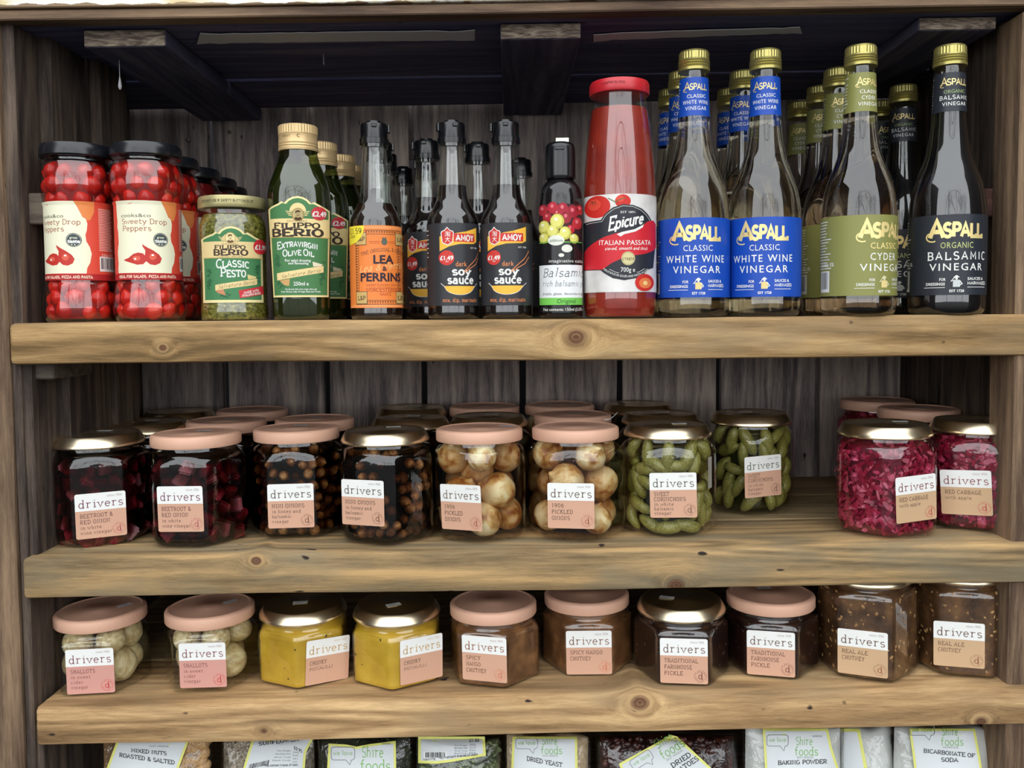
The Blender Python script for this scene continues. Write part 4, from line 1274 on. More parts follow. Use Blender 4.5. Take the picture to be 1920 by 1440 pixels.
def make_peppers(px, Y, rz, label, group, pieces=True, seed=1):
    s = S1
    root = thing('pepper_jar', label, 'jar', loc1(px, Y), rz+face(px), group, TILT[0])
    lathe('jar_glass', QP, G_CLEAR, root, s=s, n=48)
    lathe('red_liquor', inset(QP, 11, 6, 292), noisy('pepper_core', [(0.3, (110, 12, 10)), (0.7, (160, 26, 18))], 40, .5), root, s=s, n=32)
    lathe('brine', inset(QP, 1.2, 2.5, 296), liquid('pepper_brine', (.93, .28, .24), 46), root, s=s, n=48)
    lathe('lid', [(54, 300), (61, 300.5), (63.5, 303), (63.5, 306), (62.8, 318), (60, 323.5), (56, 324.5), (0, 324)], flat(22, 24, 30, .25, spec=.6), root, n=56, s=s, ang=40)
    Rf = rprof(QP)
    if pieces:
        r = random.Random(seed)
        for (z0, z1, nrow) in ((10, 76, 3), (212, 286, 3), (90, 200, 4)):
            for j in range(nrow):
                z = z0+(z1-z0)*(j+.5)/nrow
                R = Rf(z)-18.5
                m = 9
                if z0 == 90: continue
                for k in range(m):
                    th = 2*pi*(k+.5*(j % 2))/m+r.uniform(-.12, .12)
                    if cos(th) < -.35: continue
                    o = pepper_piece(root)
                    rr_ = R+r.uniform(-2.5, 0)
                    o.location = (rr_*sin(th)*s, -rr_*cos(th)*s, (z+r.uniform(-2, 2))*s)
                    o.rotation_euler = (r.uniform(-1.4, 1.4), r.uniform(-1.5, 1.5), r.uniform(0, 6))
                    k_ = r.uniform(.9, 1.12); o.scale = (k_, k_, k_)
    lab(pepper_art, 0, 58, root, flat(222, 78, 58, .5), 0, 0, 380, 522, s, Rf=Rf, ang=(-96, 118), cut=3)
    return root

# ---------------- balsamic glaze
BP = smooth_profile([(0, 1, 1), (34, 0, 1), (39, 3), (40, 12, 1), (40, 212, 1), (39, 226), (35, 240), (28, 250), (24, 254, 1), (23, 262, 1)], 3)
def glaze_art(a):
    x = a.cx; W = WHITE
    DR = flat(150, 22, 36); GR = flat(214, 206, 96); GL_ = flat(238, 232, 150)
    a.rect(x-39, 391, x+39, 460, flat(58, 24, 30), 1)
    r = random.Random(8)
    for (dx, dy, q) in ((-32, 400, 11), (-14, 397, 12), (4, 399, 12), (22, 404, 13), (35, 400, 10), (-24, 414, 10), (10, 415, 12), (30, 425, 12), (-6, 408, 9), (18, 436, 9)):
        a.disc(x+dx, dy+1, q*.8, q*.9, flat(168+r.randint(-12, 26), 26+r.randint(0, 16), 48), 2, 14); a.disc(x+dx-1, dy-2, q*.25, q*.3, flat(222, 110, 120), 3, 8)
    for (dx, dy, q) in ((-30, 432, 12), (-6, 423, 14), (-14, 440, 12), (8, 444, 12), (-30, 452, 10), (24, 454, 9), (-2, 454, 11)):
        a.disc(x+dx, dy, q*.9, q, flat(196, 190, 78), 4, 16); a.disc(x+dx-1, dy-1, q*.72, q*.8, flat(226, 220, 118), 5, 16); a.disc(x+dx-2, dy-4, q*.25, q*.25, flat(248, 246, 206), 6, 8)
    a.rect(x-39, 459.5, x+39, 461, flat(110, 190, 70), 7)
    a.disc(x-8, 457, 14.5, 9.5, flat(226, 228, 214), 8, 24); a.text('additions', x-19, x+4, 459.5, 5, flat(70, 74, 66), 9, bold=.02)
    a.disc(x+11, 472, 9.5, 7, flat(226, 228, 214), 8, 20); a.disc(x+1, 484, 5, 3.4, flat(226, 228, 214), 8, 16)
    a.text('imaginative cuisine', x-21, x+41, 497, 6, W, 7)
    a.rect(x-39, 501.5, x+39, 561, flat(232, 234, 234), 7)
    T = flat(46, 46, 48)
    a.text('Balsamico', x-31, x+44, 523, 15, T, 8, 'stroke', w=.75, serif=False, slant=.25)
    a.text('rich balsamic glaze', x-32, x+48, 540, 9.5, T, 8, 'stroke', w=.75, serif=False, slant=.25)
    a.text('drizzle, glaze, decorate or garnish', x-32, x+46, 556, 5, T, 8)
    a.rect(x-39, 561, x+39, 574, flat(116, 196, 84), 7); a.text('Original', x-7, x+26, 571, 8, flat(36, 70, 34), 8)
    a.text('Net contents 150ml (5.07fl oz)', x-31, x+42, 585, 6, W, 7)
def make_glaze(px, Y):
    s = S1
    root = thing('balsamic_glaze_bottle', 'slim black-capped balsamic glaze bottle with grape picture label, beside the tall red passata bottle', 'bottle', loc1(px, Y), face(px), None, TILT[0])
    lathe('bottle_glass', BP, flat(20, 18, 20, .12, spec=.7), root, s=s, n=48)
    c = lathe('flip_cap', smooth_profile([(24, 256, 1), (27.6, 256.5, 1), (28, 262), (28, 300), (26.5, 316), (21, 322), (12, 323.5), (0, 324)], 2), PLASTIC_BLACK, root, n=40, s=s, ang=30)
    box('tab', -10*s, 8*s, -29.5*s, -27*s, 306*s, 312*s, PLASTIC_BLACK, c, bev=.0005)
    a = Art(0, None); a.rect(-9, -8, 15, 6, flat(240, 236, 224), 0)
    a.rot = None
    o = box('price_tab', -8*s, 16*s, -2*s, -1*s, 322*s, 332*s, flat(244, 240, 226), root, bev=0)
    o['label'] = 'white sticker standing on the cap'
    b = Art(0, 40); glaze_art(b)
    m = wrap(40, BY, s)
    base = Art(0, 40); u = radians(78)*40
    base.raw([(-u, 391), (u, 391), (u, 588), (-u, 588)], [(0, 1, 2, 3)], flat(30, 28, 30, .2), 0)
    l = base.build('label', root, m, 3); b.build('lettering', l, m, 3)
    return root

# ---------------- passata
TP = smooth_profile([(0, 1, 1), (56, 0, 1), (63, 3), (66, 14), (67.5, 36), (67.5, 200), (67.5, 222), (66.5, 245), (64, 280), (60.5, 318), (55.5, 358), (51, 385), (49, 400, 1), (48, 412, 1)], 3)
def passata_art(a):
    x = a.cx; NV = flat(38, 40, 48, .45); RD = flat(206, 34, 46, .45); W = WHITE; TM = flat(202, 40, 30)
    # tomatoes
    for (dx, dy, rx, ry) in ((-40, 398, 24, 20), (6, 390, 14, 12)):
        a.disc(x+dx, dy, rx, ry, TM, 1, 26); a.disc(x+dx-5, dy-4, rx*.5, ry*.5, flat(222, 72, 52), 2, 18)
    for q in range(5): a.poly([(x-47, 391), (x-47+9*cos(q*1.26+.3), 391+6*sin(q*1.26+.3)), (x-46+4*cos(q*1.26+.7), 391+3*sin(q*1.26+.7))], flat(44, 60, 36), 3)
    a.line([(x-20, 384), (x-6, 392), (x-2, 388), (x+10, 384)], 1.5, flat(90, 110, 60), 3)
    # navy badge: left band, dome, bottom bowl
    a.poly([(x-67, 424), (x-33, 422), (x-26, 412), (x-12, 401), (x+6, 395.5), (x+24, 397), (x+40, 403), (x+50, 412), (x+57, 423), (x+62, 440), (x+64, 470), (x+60, 508), (x+48, 512), (x+43, 520), (x+30, 527), (x+8, 531), (x-12, 527), (x-27, 518), (x-34, 512), (x-68, 511)], NV, 4)
    a.line([(x-60, 427), (x-31, 425), (x-24, 414), (x-10, 404), (x+6, 398.5), (x+24, 400), (x+38, 406), (x+48, 415), (x+54, 424)], .8, flat(210, 210, 204), 6)
    # red swoosh
    a.poly([(x-67, 480), (x-50, 465), (x-28, 453), (x-6, 447), (x+14, 444), (x+34, 437), (x+50, 425), (x+60, 422), (x+66, 428), (x+67, 470), (x+58, 478), (x+42, 484), (x+22, 487), (x+4, 492), (x-14, 500), (x-30, 511), (x-67, 510)], RD, 5)
    a.text('EST 1891', x+2, x+27, 411.5, 4, W, 6, bold=.02)
    a.text('Epicure', x-20, x+41, 442, 18, W, 7, 'stroke', w=2.1, serif=False, slant=.18, slope=-.22, sp=.4, smallcaps=True, first=1.25)
    a.poly([(x-5, 449), (x+4, 445), (x+26, 440), (x+42, 431), (x+43, 428), (x+41, 436), (x+28, 444), (x+8, 449), (x+2, 453)], W, 7)
    a.text('ITALIAN PASSATA', x-36, x+55, 467, 9, W, 6, bold=.02, bend=-1, slope=-.0)
    a.text('sieved, smooth and thick', x-26, x+49, 476.5, 5, W, 6, 'stroke', w=1.5, serif=False, slant=.3)
    a.disc(x+15, 492, 12, 12.3, flat(214, 202, 148), 7, 26); a.ring(x+15, 492, 10.6, 10.9, .6, flat(120, 108, 70), 8)
    a.text('create', x+5, x+25, 495, 6, flat(80, 72, 44), 8, 'stroke', w=1.3, serif=False, slant=.25)
    a.text('700g e', x+2, x+27, 516, 8.5, W, 6, bold=.03)
    a.line([(x-18, 511), (x-6, 517), (x-1, 518)], .7, W, 6); a.line([(x+44, 510), (x+34, 516), (x+30, 517)], .7, W, 6)
    a.text('DELICIOUS IN SOUPS AND PASTA SAUCES', x-28, x+50, 512, 4.2, W, 6, bold=.03, bend=-14)
    a.disc(x+44, 535, 17, 15.5, TM, 7, 24); a.disc(x+45, 536, 11, 9.5, flat(226, 120, 66), 8, 18); a.disc(x+45, 536, 4, 4, flat(240, 200, 130), 9, 12)
    a.line([(x+40, 522), (x+46, 514), (x+50, 508)], 1.2, flat(60, 80, 44), 8)
def make_passata(px, Y):
    s = S1
    root = thing('passata_bottle', 'tall wide passata bottle of red tomato sauce with a red lid', 'bottle', loc1(px, Y), face(px), None, TILT[0])
    n = 56
    lathe('bottle_glass', TP, G_CLEAR, root, s=s, n=64)
    lathe('passata', inset(TP, 1.0, 2, 382), noisy('passata_pulp', [(0.3, (132, 34, 22)), (0.7, (156, 46, 30))], 50, .35, 3), root, s=s, n=64)
    lid = lathe('lid', [(48, 408), (54.5, 408.5), (55.5, 411), (55.2, 426), (53, 431), (49, 432), (47, 431), (0, 431)], flat(196, 34, 44, .35, spec=.6), root, n=56, s=s, ang=40)
    b = Art(0, 55.3); b.text('6 MONTHS 06-2023', -32, 10, 179, 3.6, flat(110, 20, 30), 1, bold=.03, bend=1)
    b.build('lettering', lid, wrap(55.3, BY, s, gap=.4), 4)
    def shp(x):
        out = []
        for (cx, cy_, a0) in ((x+66-5, 552-5, 0), (x-65+5, 552-5, 90), (x-65+5, 377+4, 180), (x+66-5, 377+4, 270)):
            for k in range(4):
                q = radians(a0+30*k); out.append((cx+5*cos(q), cy_+5*sin(q)))
        return out
    lab(passata_art, 0, 67.5, root, noisy('marble_print', [(0.35, (196, 190, 186)), (0.6, (224, 220, 216)), (0.8, (236, 232, 228))], 40, .5, 4), 0, 0, 0, 0, s, shape=None, ang=(-82, 84), y0=377, y1=552) if False else None
    a = Art(0, 67.5); u0, u1 = -radians(80)*67.5, radians(84)*67.5
    a.raw([(u0, 377), (u1, 377), (u1, 552), (u0, 552)], [(0, 1, 2, 3)], noisy('marble_print', [(0.35, (196, 190, 186)), (0.6, (224, 220, 216)), (0.8, (236, 232, 228))], 40, .5, 4), 0)
    m = wrap(67.5, BY, s)
    l = a.build('label', root, m, 4); b = Art(0, 67.5); passata_art(b); b.build('lettering', l, m, 4)
    return root
# ------------------------------------------------------------------ row one placement
Y0 = .038
def rear(src, depth, X, label, group=None, rz=None, skip=()):
    Y = depth-DIST
    if rz is not None: rz -= atan(X/depth)
    return tree(src, (X, Y, zsh(0, X)+.0004), rz, label, group, skip)
def XA(px, dep): return (px-960)*dep/F

g = 'jars of sweet drop peppers at the left end of the top shelf'
p1 = make_peppers(154, Y0, radians(-30), 'pepper jar at the far left of the top shelf, turned so its bar code shows', g, seed=1)
p2 = make_peppers(283, Y0, radians(0), 'front pepper jar with its whole cream label facing out, next to the pesto', g, seed=2)
for k, (dep, px) in enumerate(((.938, 321), (1.008, 365), (1.078, 399), (1.150, 421))):
    rear(p2, dep, XA(px, dep), ['pepper jar standing second behind the front-facing pepper jar', 'pepper jar standing third back, behind the pesto jar lid', 'fourth pepper jar back in the row behind the pesto', 'rearmost pepper jar, only its black lid showing above the pesto jar'][k], g, radians(2-3*k), skip=() if k == 0 else ('pepper',))
for k, dep in enumerate((.940, 1.010)):
    X = p1.location.x
    rear(p1, dep, X+.003, ['pepper jar hidden right behind the leftmost pepper jar', 'second hidden pepper jar behind the leftmost pepper jar'][k], g, radians(-4), skip=('pepper',))
make_pesto(441, Y0, 'green pesto jar with gold lid and red price spot, shortest on the top shelf', None)

g = 'olive oil bottles on the top shelf'
o1 = make_oil(566, Y0, 'front olive oil bottle with green label and red price spot', g)
for k, (dep, X) in enumerate(((.955, -.205), (1.03, -.199), (1.10, -.202))):
    rear(o1, dep, X, ['second olive oil bottle, right behind the front one', 'third olive oil bottle back, its gold cap showing', 'rearmost olive oil bottle beside the orange-labelled bottle'][k], g)
g = 'Worcester sauce bottles with orange labels'
l1 = make_sauce('lea', 707, Y0, 'front Worcester sauce bottle with orange label and yellow price corner', g)
rear(l1, .960, -.141, 'second Worcester sauce bottle, its orange label edge showing behind the front one', g)
g = 'dark soy sauce bottles with black labels'
s1 = make_sauce('soy', 851, Y0, 'left of the two front dark soy sauce bottles', g, radians(15))
s2 = make_sauce('soy', 951, Y0, 'right of the two front dark soy sauce bottles', g, radians(0))
for k, (dep, X, lb) in enumerate(((.955, -.090, 'soy sauce bottle peeping out left behind the left front soy bottle'), (.975, -.036, 'soy sauce bottle between and behind the two front soy bottles'), (1.075, .0125, 'soy sauce bottle behind the right front soy bottle, beside the balsamic glaze'),
        (1.085, -.1035, 'soy sauce bottle at the back, right one in the gap between orange label and soy'), (1.13, -.1600 + .0235, 'rearmost soy sauce bottle in the gap beside the orange-labelled bottle'), (1.03, -.1445, 'soy sauce bottle hidden behind the Worcester sauce bottles'))):
    rear(s1, dep, X, lb, g, radians((-12, 5, -20, 15, 0, 25)[k]))
make_glaze(1052, Y0-.004)
make_passata(1162, Y0)

g = 'white wine vinegar bottles with blue labels'
v1 = make_vinegar('white', 1300, Y0+.002, 'front white wine vinegar bottle with blue label, beside the red passata', g, radians(5))
v2 = make_vinegar('white', 1432, Y0+.001, 'second front white wine vinegar bottle with blue label, next to the olive-labelled one', g, radians(-2))
for k, (src, dep, X, lb) in enumerate(((v1, .943, .1825, 'white wine vinegar bottle directly behind the one beside the passata'), (v1, 1.016, .1840, 'rearmost white wine vinegar bottle behind the one beside the passata'),
        (v2, .943, .2470, 'white wine vinegar bottle directly behind the right front blue bottle'), (v2, 1.016, .2510, 'rearmost white wine vinegar bottle behind the right front blue bottle'))):
    rear(src, dep, X, lb, g, radians((-4, -30, -10, -22)[k]))
g = 'cyder vinegar bottles with olive labels'
c1 = make_vinegar('cyder', 1608, .028, 'front cyder vinegar bottle with olive green label turned to the right', g, radians(20))
for k, (dep, X, lb) in enumerate(((.936, .3440, 'second cyder vinegar bottle back, olive neck label half hidden'), (1.008, .3505, 'third cyder vinegar bottle back'), (1.080, .3520, 'rearmost cyder vinegar bottle'))):
    rear(c1, dep, X, lb, g, radians((12, 0, -10)[k]))
g = 'balsamic vinegar bottles with dark labels'
b1 = make_vinegar('balsamic', 1773, .030, 'front balsamic vinegar bottle with black label, rightmost on the top shelf', g, 0)
for k, (dep, X, lb) in enumerate(((1.006, .4435, 'second balsamic vinegar bottle, standing back in the gap left of the front one'), (1.080, .4500, 'rearmost balsamic vinegar bottle'))):
    rear(b1, dep, X, lb, g, radians((-16, 20)[k]))
# ------------------------------------------------------------------ pickle jars (middle shelf), chutney jars (lower shelf)
JU = .000525     # metres per unit used in the jar profiles
def relax(n, rad, Rin, z0, z1, seed, it=60, hexa=False):
    """loosely packed ball centres inside a drum"""
    r = random.Random(seed); pts = []
    rs = [rad*r.uniform(.88, 1.12) for _ in range(n)]
    for i in range(n):
        a = r.uniform(0, 2*pi); q = (Rin-rad)*sqrt(r.random())
        pts.append([q*cos(a), q*sin(a), r.uniform(z0+rad, z1-rad)])
    for _ in range(it):
        for i in range(n):
            for j in range(i+1, n):
                dx = pts[j][0]-pts[i][0]; dy = pts[j][1]-pts[i][1]; dz = pts[j][2]-pts[i][2]
                d = sqrt(dx*dx+dy*dy+dz*dz)+1e-9; m = (rs[i]+rs[j])*.97
                if d < m:
                    k = (m-d)/d*.5
                    pts[i][0] -= dx*k; pts[i][1] -= dy*k; pts[i][2] -= dz*k
                    pts[j][0] += dx*k; pts[j][1] += dy*k; pts[j][2] += dz*k
        for i in range(n):
            q = math.hypot(pts[i][0], pts[i][1]); m = Rin-rs[i]*.93
            if q > m: pts[i][0] *= m/q; pts[i][1] *= m/q
            pts[i][2] = min(max(pts[i][2], z0+rs[i]*.9), z1-rs[i]*.9)
    return pts, rs

# big jar: flats 93 mm apart, 110 mm tall. small jar: hexagonal, 73 mm tall
BIGA = .0462; BIGR = .0462/.965
def jar_profile(kind):
    if kind == 'big':
        R = BIGR
        p = [(0, .001, 1), (R*.80, 0, 1), (R*.90, .0018), (R*.985, .007), (R, .012), (R, .014, 1), (R, .0785, 1), (R, .080), (R*.992, .0835), (R*.965, .0875), (R*.91, .0910), (.0405, .0935), (.0395, .0965, 1), (.0395, .1035, 1)]
        return smooth_profile(p, 3), hexsec(.965, 12, .082, .0928)
    R = .0485
    top = .0 if kind == 'small' else .031
    p = [(0, .001, 1), (R*.90, 0, 1), (R*.975, .0012), (R, .0045), (R, .0060, 1), (R, .0475+top, 1), (R, .0485+top), (R*.985, .0515+top), (R*.93, .0540+top), (.0418, .0556+top), (.0395, .0580+top, 1), (.0395, .0665+top, 1)]
    return smooth_profile(p, 3), hexsec(.884, 34, .0515+top, .0570+top)
M_PINK = flat(224, 176, 150, .42); 
def brass():
    if 'brass' in MATS: return MATS['brass']
    m, t, p = nt('brass_lid')
    p.inputs['Base Color'].default_value = srgb(236, 220, 188); p.inputs['Metallic'].default_value = 1; p.inputs['Roughness'].default_value = .27
    MATS['brass'] = m; return m
M_BRASS = brass()
_lid = {}
def jar_lid(kind, root, z, label=None):
    """lid of 88 mm sitting at height z, origin at its lower edge"""
    if kind in _lid: o = inst(_lid[kind], root)
    elif kind == 'pink':
        pr = [(.0395, .0), (.0438, .0002), (.0445, .0012), (.0445, .0098), (.0438, .0112), (.0420, .0122), (.0404, .0125), (.0396, .0117), (.0388, .0115), (.012, .0113), (.0112, .0117), (0, .0118)]
        o = _lid[kind] = lathe('lid', pr, M_PINK, root, n=64, ang=35)
    else:
        pr = [(.0395, .0), (.0443, .0002), (.0450, .0012), (.0450, .0028), (.0444, .0042), (.0432, .0066), (.0405, .0112), (.0395, .0120), (.0388, .0121), (.0380, .0115), (.012, .0113), (.0112, .0117), (0, .0118)]
        o = _lid[kind] = lathe('lid', pr, M_BRASS, root, n=64, ang=28)
    o.location = (0, 0, z)
    return o
ST = flat(232, 234, 236, .5)
def lid_sticker(root, z, x, y, rot, w=.0150, d=.0082):
    a = Art(0, None)
    def m(u, v, h): return (x+u*cos(rot)-v*sin(rot), y+u*sin(rot)+v*cos(rot), z+.01225+h)
    a.rect(-w/2, -d/2, w/2, d/2, ST, 0)
    o = a.build('sticker', root, m, dh=.00005)
    b = Art(0, None)
    for k in range(3): b.rect(-w*.36, -d*.3+k*d*.25, w*(.1+.1*k), -d*.3+k*d*.25+.0005, flat(120, 122, 126), 1)
    b.build('lettering', o, m, dh=.00012)
    o.data.materials[0] = ST

PEACH = flat(205, 160, 134); PEACH2 = flat(199, 165, 128); ROSE = flat(205, 150, 138)
LABELS = {
 'beet': (['BEETROOT &', 'RED ONION'], ['in white', 'wine vinegar'], (120, 62, 84), (96, 56, 58), (190, 104, 104), PEACH),
 'mini': (['MINI ONIONS'], ['in honey and', 'balsamic', 'vinegar'], (84, 74, 66), (66, 50, 46), (136, 96, 76), PEACH),
 'onion': (['1906', 'PICKLED', 'ONIONS'], [], (104, 80, 62), (72, 52, 42), (176, 104, 84), PEACH),
 'corn': (['SWEET', 'CORNICHONS'], ['in white', 'balsamic', 'vinegar'], (84, 88, 72), (66, 54, 46), (140, 104, 84), PEACH),
 'cabb': (['RED CABBAGE'], ['with apple'], (136, 72, 72), (92, 62, 52), (198, 96, 84), PEACH2),
 'shal': (['SHALLOTS'], ['in sweet', 'cider', 'vinegar'], (132, 74, 80), (120, 72, 66), (206, 84, 80), ROSE),
 'picc': (['CHUNKY'], ['PICCALILLI'], (196, 158, 96), (82, 58, 44), None, PEACH),
 'mang': (['SPICY', 'MANGO', 'CHUTNEY'], [], (150, 92, 62), (86, 54, 40), (206, 128, 100), PEACH),
 'mang2': (['SPICY MANGO', 'CHUTNEY'], [], (126, 84, 60), (86, 54, 40), (214, 128, 100), PEACH),
 'farm': (['TRADITIONAL', 'FARMHOUSE', 'PICKLE'], [], (112, 84, 76), (88, 54, 44), (140, 92, 78), PEACH),
 'ale': (['REAL ALE', 'CHUTNEY'], [], (104, 72, 54), (94, 62, 44), (160, 108, 80), PEACH2),
}
_print = {}
def drivers_label(key, root, org, u, v, n, tilt=0.0):
    """46 mm square label on a flat of the jar; white head, peach field"""
    caps, small, cd_, ct, cr, base = LABELS[key]
    k = .046/88
    c, s_ = cos(tilt), sin(tilt)
    u2 = u*c+v*s_; v2 = v*c-u*s_
    M = plane_map(org, u2, v2, n, k)
    if key in _print:
        A, B = _print[key]
    else:
        a = Art(44, None); a.rrect(0, 0, 88, 86, 3.5, base, 0)
        hd = [(0, 33), (0, 3.5), (1, 1), (3.5, 0), (84.5, 0), (87, 1), (88, 3.5), (88, 33)]
        a.poly(hd, flat(233, 233, 229), 1)
        b = Art(44, None)
        D_, T = flat(*cd_), flat(*ct)
        b.text('drivers', 6, 83, 27, 14.5, D_, 2, 'stroke', w=.95, sp=1.6)
        b.text('since 1906', 56, 81, 8.5, 4, D_, 2, 'stroke', w=.8)
        y = 46
        for i, t_ in enumerate(caps):
            if i: y += 12 if not small else 11.5
            if key == 'picc': y = 48
            if len(caps)+len(small) >= 5 and key == 'corn': y = 44+i*10
            b.text(t_, 8, 8+len(t_)*(5.6 if t_ != 'CORNICHONS' else 5.9), y, 7.2, T, 2, 'stroke', w=1.05, sp=2.3)
        for i, t_ in enumerate(small):
            y += 9.8 if i else 10.2
            if key == 'corn': y = 63+i*8.6
            if y > 83: y = 83
            h = 6.0 if key != 'picc' else 5.2
            b.text(t_, 8, 8+len(t_)*(4.5 if key != 'picc' else 4.6), y, h, T, 2, 'stroke', w=.9, sp=2.3)
        if cr:
            R_ = flat(*cr); cx, cy_ = 74, 71
            b.text('d', cx-4, cx+4.5, cy_+5.2, 11.5, R_, 2, 'stroke', w=1.3)
            for q in range(0, 360, 15):
                if q in (45, 225): continue
                q1 = radians(q); b.line([(cx+9.6*cos(q1), cy_+9.6*sin(q1)), (cx+11.6*cos(q1+.12), cy_+11.6*sin(q1+.12))], .8, R_, 2)
            for q in (60, 150, 240, 330): b.ring(cx, cy_, 8.4, 8.4, .5, R_, 2, q-22, q+22, 4)
        A, B = a, b; _print[key] = (A, B)
    for q in (A, B): pass
    lo = A.build('label', root, lambda x, y, h: M(x, y-43, h), dh=.2)
    B.build('lettering', lo, lambda x, y, h: M(x, y-43, h), dh=.2)
    return lo

def z_on(i, px, py):
    """point of shelf i seen at pixel (px, py)"""
    d = ray(px, py); tx = SH[i]['tx']
    t = (SH[i]['z']-CAM.z+tx*CAM.x)/(d.z-tx*d.x)
    return CAM+d*t

GJ = glass('jar_glass_wall', (.97, .98, .97), .075, bump=.06)
PIECES = {}
def piece(key, root, make):
    if key in PIECES: return inst(PIECES[key], root)
    o = make(); PIECES[key] = o; o.parent = root
    return o

def onion_mesh(name, mat):
    pr = smooth_profile([(0, -.98), (.25, -.97), (.7, -.72), (.98, -.1), (.92, .35), (.62, .76), (.22, .98), (.10, 1.10), (.06, 1.16), (0, 1.16)], 2)
    return lathe(name, pr, mat, None, n=20, s=1)
def gherkin_mesh(mat, seed):
    """bent knobbly gherkin of unit radius, 6 long"""
    r = random.Random(seed); V = []; Fc = []; n = 12; m = 13; bend = r.uniform(.1, .9)
    for i in range(m):
        t = i/(m-1); x = (t-.5)*6.2
        q = (1-abs(2*t-1)**3.2)**.5 if 0 < t < 1 else .12
        q *= .86+.14*sin(t*3)
        zc_ = bend*(1-(2*t-1)**2)
        for k in range(n):
            a = 2*pi*k/n; rr = q*(1+r.uniform(-.07, .07))
            V.append((x, rr*cos(a), zc_+rr*sin(a)))
    for i in range(m-1):
        for k in range(n):
            a = i*n+k; b_ = i*n+(k+1) % n; Fc.append((a, b_, b_+n, a+n))
    Fc += [tuple(range(n)), tuple(range((m-1)*n, m*n))]
    return mesh('gherkin', V, Fc, mat, None, smooth=True)
def cube_mesh(name, mat, seed):
    b = bmesh.new(); bmesh.ops.create_cube(b, size=1.7)
    r = random.Random(seed)
    for v in b.verts: v.co += Vector((r.uniform(-.2, .2), r.uniform(-.2, .2), r.uniform(-.2, .2)))
    bmesh.ops.bevel(b, geom=list(b.edges), offset=.22, segments=2, affect='EDGES')
    me = bpy.data.meshes.new(name); b.to_mesh(me); b.free(); me.materials.append(mat)
    o = bpy.data.objects.new(name, me); COL.objects.link(o); return sharp(o, 60)

M_ONION = noisy('pickled_onion_skin', [(0.34, (150, 96, 44)), (0.47, (206, 172, 112)), (0.6, (230, 218, 176))], 1.3, .28, 3, stretch=(1, 1, .8), dist=.4)
M_SHAL = noisy('shallot_skin', [(0.3, (166, 140, 98)), (0.55, (204, 190, 146)), (0.7, (222, 214, 178))], 2.2, .3, 3, stretch=(1.6, 1.6, .4))
M_MINI = noisy('mini_onion_skin', [(0.3, (128, 84, 46)), (0.6, (190, 146, 92)), (0.7, (222, 190, 140))], 1.6, .3, 2)
M_GHER = noisy('gherkin_skin', [(0.3, (82, 84, 32)), (0.5, (122, 120, 58)), (0.64, (164, 156, 92)), (0.8, (192, 186, 124))], 7, .35, 4, bump=0)
M_BEET = noisy('beetroot_flesh', [(0.3, (84, 10, 26)), (0.7, (128, 22, 36))], 2, .3, 2)
M_CAB = noisy('red_cabbage_shred', [(0.25, (92, 8, 36)), (0.5, (148, 26, 58)), (0.72, (190, 84, 114))], 70, .3, 2)

def shreds(root, Rr, z0, z1, sec, seed, n=1500):
    Rp = rprof([(p[0], p[1]) for p in JP['big'][0]])
    r = random.Random(seed); V = []; Fc = []
    for _ in range(n):
        th = r.uniform(0, 2*pi); z = r.uniform(z0, z1)
        q = (min(Rp(z), Rp(z-.004), Rp(z+.004))-.0014)*sec(th, z)-.0022-abs(r.gauss(0, .0020))
        L = r.uniform(.005, .014); w = r.uniform(.0025, .0062); t = .0006
        tang = Vector((cos(th), sin(th), 0)); up = Vector((0, 0, 1)); nn = Vector((sin(th), -cos(th), 0))
        a = r.uniform(0, pi); d = tang*cos(a)+up*sin(a)+nn*r.uniform(-.45, .45); d.normalize()
        e = d.cross(nn); e = (e+nn*r.uniform(-.5, .5)).normalized()
        c = nn*q+up*z; b0 = len(V); cur = r.uniform(-.28, .28)*L
        for i in range(4):
            u = (i/3-.5)*L; ww = w*(1-.5*abs(2*i/3-1))
            base = c+d*u+nn*(cur*(1-(2*i/3-1)**2))
            for sx, sy in ((-1, 1), (1, 1), (1, -1), (-1, -1)): V.append(base+e*(sx*ww/2)+nn*(sy*t/2))
        for i in range(3):
            for k in range(4):
                p = b0+i*4+k; q2 = b0+i*4+(k+1) % 4; Fc.append((p, q2, q2+4, p+4))
        Fc += [(b0, b0+1, b0+2, b0+3), (b0+12, b0+13, b0+14, b0+15)]
    return mesh('cabbage_shreds', V, Fc, M_CAB, root, kind='stuff', recalc=False)

